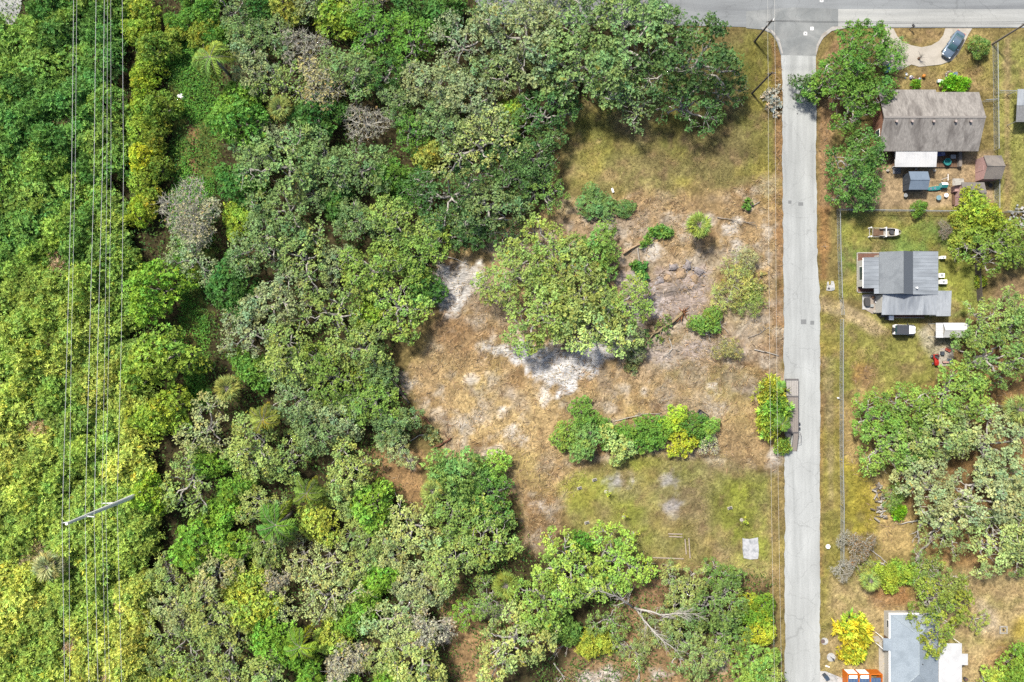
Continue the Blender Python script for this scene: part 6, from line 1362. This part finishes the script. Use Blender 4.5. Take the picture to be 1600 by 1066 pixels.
fallen('pale stripped trunk lying across the head of the clearing', [(973, 397), (1000, 381), (1022, 371)], .2, .12, mat('stripped_wood', D(214, 186, 150), .8, .2, 4, .2, dirt=D(160, 120, 86), dirt_scale=1.5), twigs=5, seed=1, leaves=((108, 150, 66), 60))
fallen('felled leafy bough below the stripped trunk', [(996, 388), (998, 405), (1001, 425)], .16, .06, BARK, 'bough', 'fallen_bough', 7, 2, ((84, 132, 62), 90), .6)
fallen('leafy felled top at the end of the stripped trunk', [(1014, 380), (1030, 368), (1042, 358)], .1, .05, BARK, 'bough', 'fallen_bough', 7, 3, ((112, 150, 70), 80), .6)
fallen('uprooted tree with red root plate lying on the bared soil', [(1066, 488), (1048, 505), (1020, 522), (1000, 545)], .3, .08, mat('trunk_tan', D(176, 156, 120), .9, .25, 4, .3), 'fallen tree', 'uprooted_tree', 12, 4, ((112, 138, 76), 26), 1.1, root=1)
fallen('bare curling branches around the small round bush', [(1078, 500), (1100, 522), (1126, 508), (1122, 488)], .13, .05, LIMBW, 'branch', 'fallen_branch', 14, 5, None, .9)
fallen('pale pole lying on bared soil at the wood edge', [(672, 394), (700, 402), (730, 412)], .09, .06, BARK_PALE, 'pole', 'fallen_pole', 0, 6)
fallen('dark rotting log along the wood edge, upper one', [(604, 585), (622, 605), (640, 630)], .28, .2, BARK_DARK, 'log', 'fallen_log', 3, 7)
fallen('brown log at the wood edge, below the dark one', [(655, 642), (666, 655), (676, 668)], .22, .15, mat('log_brown', D(132, 92, 70), .9, .25, 4, .3), 'log', 'fallen_log', 2, 8)
fallen('brown log pointing at the tufted tree above the trail', [(676, 700), (690, 694), (705, 684)], .2, .12, mat('log_brown', D(132, 92, 70)), 'log', 'fallen_log', 5, 9)
fallen('long thin pole on the straw above the shrub row', [(960, 658), (1000, 648), (1034, 645)], .07, .04, BARK_PALE, 'pole', 'fallen_pole', 5, 10)
fallen('bare white limbs sprawling through the lower oaks', [(990, 948), (1002, 952), (1032, 960), (1078, 958)], .24, .06, LIMBW, 'limb', 'bare_limb', 24, 11, None, 1.6, zs=(0, 4.5, 6.0, 7.2))
fallen('second bare white limb forking down from the first', [(992, 950), (1005, 968), (1025, 990), (1055, 1014)], .2, .05, LIMBW, 'limb', 'bare_limb', 20, 12, None, 1.5, zs=(0, 3.5, 5.0, 6.0))
fallen('bare grey limbs reaching up toward the timber bed', [(988, 948), (980, 942), (960, 930), (936, 922)], .18, .05, LIMBW, 'limb', 'bare_limb', 22, 13, None, 1.5, zs=(0, 4.0, 6.5, 8.0))
fallen('tangle of dead sticks on the brown litter at the bottom', [(920, 995), (895, 1000), (870, 1012)], .16, .06, LIMBW, 'branch', 'fallen_branch', 12, 14, None, 1.0)
fallen('tangle of grey twigs beside the yellow bush at the bottom', [(940, 990), (960, 995), (975, 1010)], .16, .06, LIMBW, 'branch', 'fallen_branch', 14, 15, None, .9)
fallen('pale stump limb on the litter at the bottom edge', [(995, 1025), (998, 1045), (998, 1062)], .18, .08, BARK_PALE, 'limb', 'bare_limb', 3, 16)
fallen('forked grey stick lying at the bottom beside the pale oak', [(865, 1035), (880, 1055), (868, 1070)], .12, .05, BARK_PALE, 'branch', 'fallen_branch', 6, 17)
fallen('white forked dead limb below the log pile', [(1440, 815), (1432, 830), (1436, 845)], .2, .08, LIMBW, 'limb', 'bare_limb', 7, 18, None, .9)
fallen('dead limb reaching from the grove toward the log pile', [(1460, 823), (1440, 812), (1408, 818)], .18, .08, LIMBW, 'limb', 'bare_limb', 4, 19, None, .6)
fallen('crooked dark trunk bending over the grass below the grove', [(1430, 875), (1436, 860), (1450, 848), (1456, 828)], .24, .12, BARK, 'trunk', 'crooked_trunk', 3, 20, None, .8)
fallen('grey dead branches above the pale cabbage palm', [(1394, 890), (1372, 878), (1348, 880)], .18, .07, LIMBW, 'branch', 'fallen_branch', 9, 21, None, .9)
fallen('grey dead branch slanting up to the brown thicket', [(1394, 888), (1375, 870), (1355, 856)], .12, .05, BARK_PALE, 'branch', 'fallen_branch', 5, 22, None, .7)
fallen('grey brush pile on the verge between the lot and the side street', [(1208, 185), (1210, 168), (1206, 148)], .08, .04, BARK_PALE, 'brush pile', 'brush_pile', 26, 23, ((176, 172, 160), 10), .6)
fallen('small green fallen bough near the verge above the lone palm', [(1186, 316), (1176, 322), (1160, 314)], .1, .05, BARK, 'bough', 'fallen_bough', 4, 24, ((100, 140, 60), 30), .5)
fallen('pale fallen pole by the verge below the wispy shrubs', [(1178, 546), (1200, 551), (1216, 556)], .08, .06, BARK_PALE, 'pole', 'fallen_pole', 0, 25)
fallen('felled dull brush between the uprooted tree and the clump of oaks', [(1010, 530), (990, 548), (985, 566)], .1, .04, BARK, 'brush', 'fallen_bough', 8, 26, ((120, 132, 84), 40), .7)
fallen('grey sticks strewn below the uprooted tree', [(1045, 528), (1050, 545), (1040, 556)], .07, .03, BARK_PALE, 'branch', 'fallen_branch', 7, 27, None, .6)
fallen('tangled grey branches under the wispy shrub', [(1150, 470), (1172, 462), (1185, 440)], .08, .03, BARK_PALE, 'branch', 'fallen_branch', 10, 28, ((170, 168, 110), 14), .7)
fallen('thin dark branch on the straw below the wispy shrub', [(1168, 528), (1185, 522), (1200, 512)], .05, .03, BARK, 'branch', 'fallen_branch', 5, 29, None, .5)
fallen('brown roots and sticks on the straw above the wispy shrub', [(1120, 340), (1150, 345), (1180, 352)], .07, .03, BARK, 'branch', 'fallen_branch', 9, 30, None, .6)
fallen('grey brush tangle at the wood edge of the clearing', [(640, 690), (655, 680), (676, 678)], .08, .04, BARK_PALE, 'branch', 'fallen_branch', 9, 31, ((130, 140, 90), 24), .7)
t = T('paper_scrap', 'white scrap lying on the power line path', 'scrap', W(283, 151)); MB().obox((0, 0, .3), .9, .6, .05, .4, (.1, .1)).build('sheet', TRIM, t); MB().obox((.3, -.4, .34), .5, .3, .05, 1.0, (.2, 0)).build('corner', DIRTY, t)
t = T('white_stone', 'small white rubbish bag at the head of the clearing', 'bag', W(957, 298)); MB().obox((0, 0, .15), .3, .7, .25, .3).build('bag_body', TRIM, t); MB().obox((-.05, .4, .25), .12, .15, .15, .3).build('knot', DIRTY, t)
# pushed-up earth clods
def clod(px, py, rx, ry, h, m, lb, seed):
    rg = np.random.default_rng(seed); t = T('earth_clod', lb, 'earth clod', W(px, py), rg.uniform(0, 3), 'earth clods pushed up in the clearing'); b = MB(); n, k = 12, 6
    g = rg.uniform(.8, 1.2, (k + 1, n))
    for i in range(k + 1):
        for j in range(n):
            a_ = 2 * math.pi * j / n; e = math.pi / 2 * i / k; q = g[i, j] * (1 + .12 * math.sin(3 * a_ + seed))
            b.v.append((rx * math.cos(e) * math.cos(a_) * q, ry * math.cos(e) * math.sin(a_) * q, -.15 + h * math.sin(e) * (.9 + .2 * g[i, (j + 3) % n])))
    for i in range(k):
        for j in range(n): b.f.append((i * n + j, i * n + (j + 1) % n, (i + 1) * n + (j + 1) % n, (i + 1) * n + j))
    b.f.append(tuple(k * n + j for j in range(n)))
    b.build('soil_body', m, t); c2 = MB()
    for q in range(7): a_ = rg.uniform(0, 6.28); c2.obox((rx * 1.15 * math.cos(a_), ry * 1.15 * math.sin(a_), .06), rg.uniform(.12, .35), rg.uniform(.1, .25), .18, a_, (.2, .1))
    o = c2.build('crumbs', m, t); o['kind'] = 'stuff'
TANC = mat('clod_tan', D(200, 172, 138), .95, .3, 2.5, .6, dirt=D(150, 132, 118), dirt_scale=1.2); GREYC = mat('clod_grey', D(170, 160, 158), .95, .3, 2.5, .6, dirt=D(200, 196, 196), dirt_scale=1.0)
for i, (px, py, rx, ry, h, m, lb) in enumerate([(1064, 430, 1.1, .9, .9, TANC, 'largest tan clod among the pushed mounds'), (1044, 436, .8, .7, .7, TANC, 'tan earth clod beside the largest one, nearer the wood'), (1084, 436, .7, 1.0, .8, TANC, 'tan earth clod beside the largest one, nearer the street'), (1052, 418, .6, .7, .6, GREYC, 'grey clod behind the largest tan clod'),
                                     (1074, 416, .6, .9, .7, GREYC, 'long grey clod at the top of the pushed mounds'), (1092, 424, .6, 1.0, .6, GREYC, 'grey clod at the street end of the pushed mounds'), (1030, 440, .9, .6, .5, GREYC, 'low grey clod at the wood end of the pushed mounds')]): clod(px, py, rx, ry, h, m, lb, 30 + i)
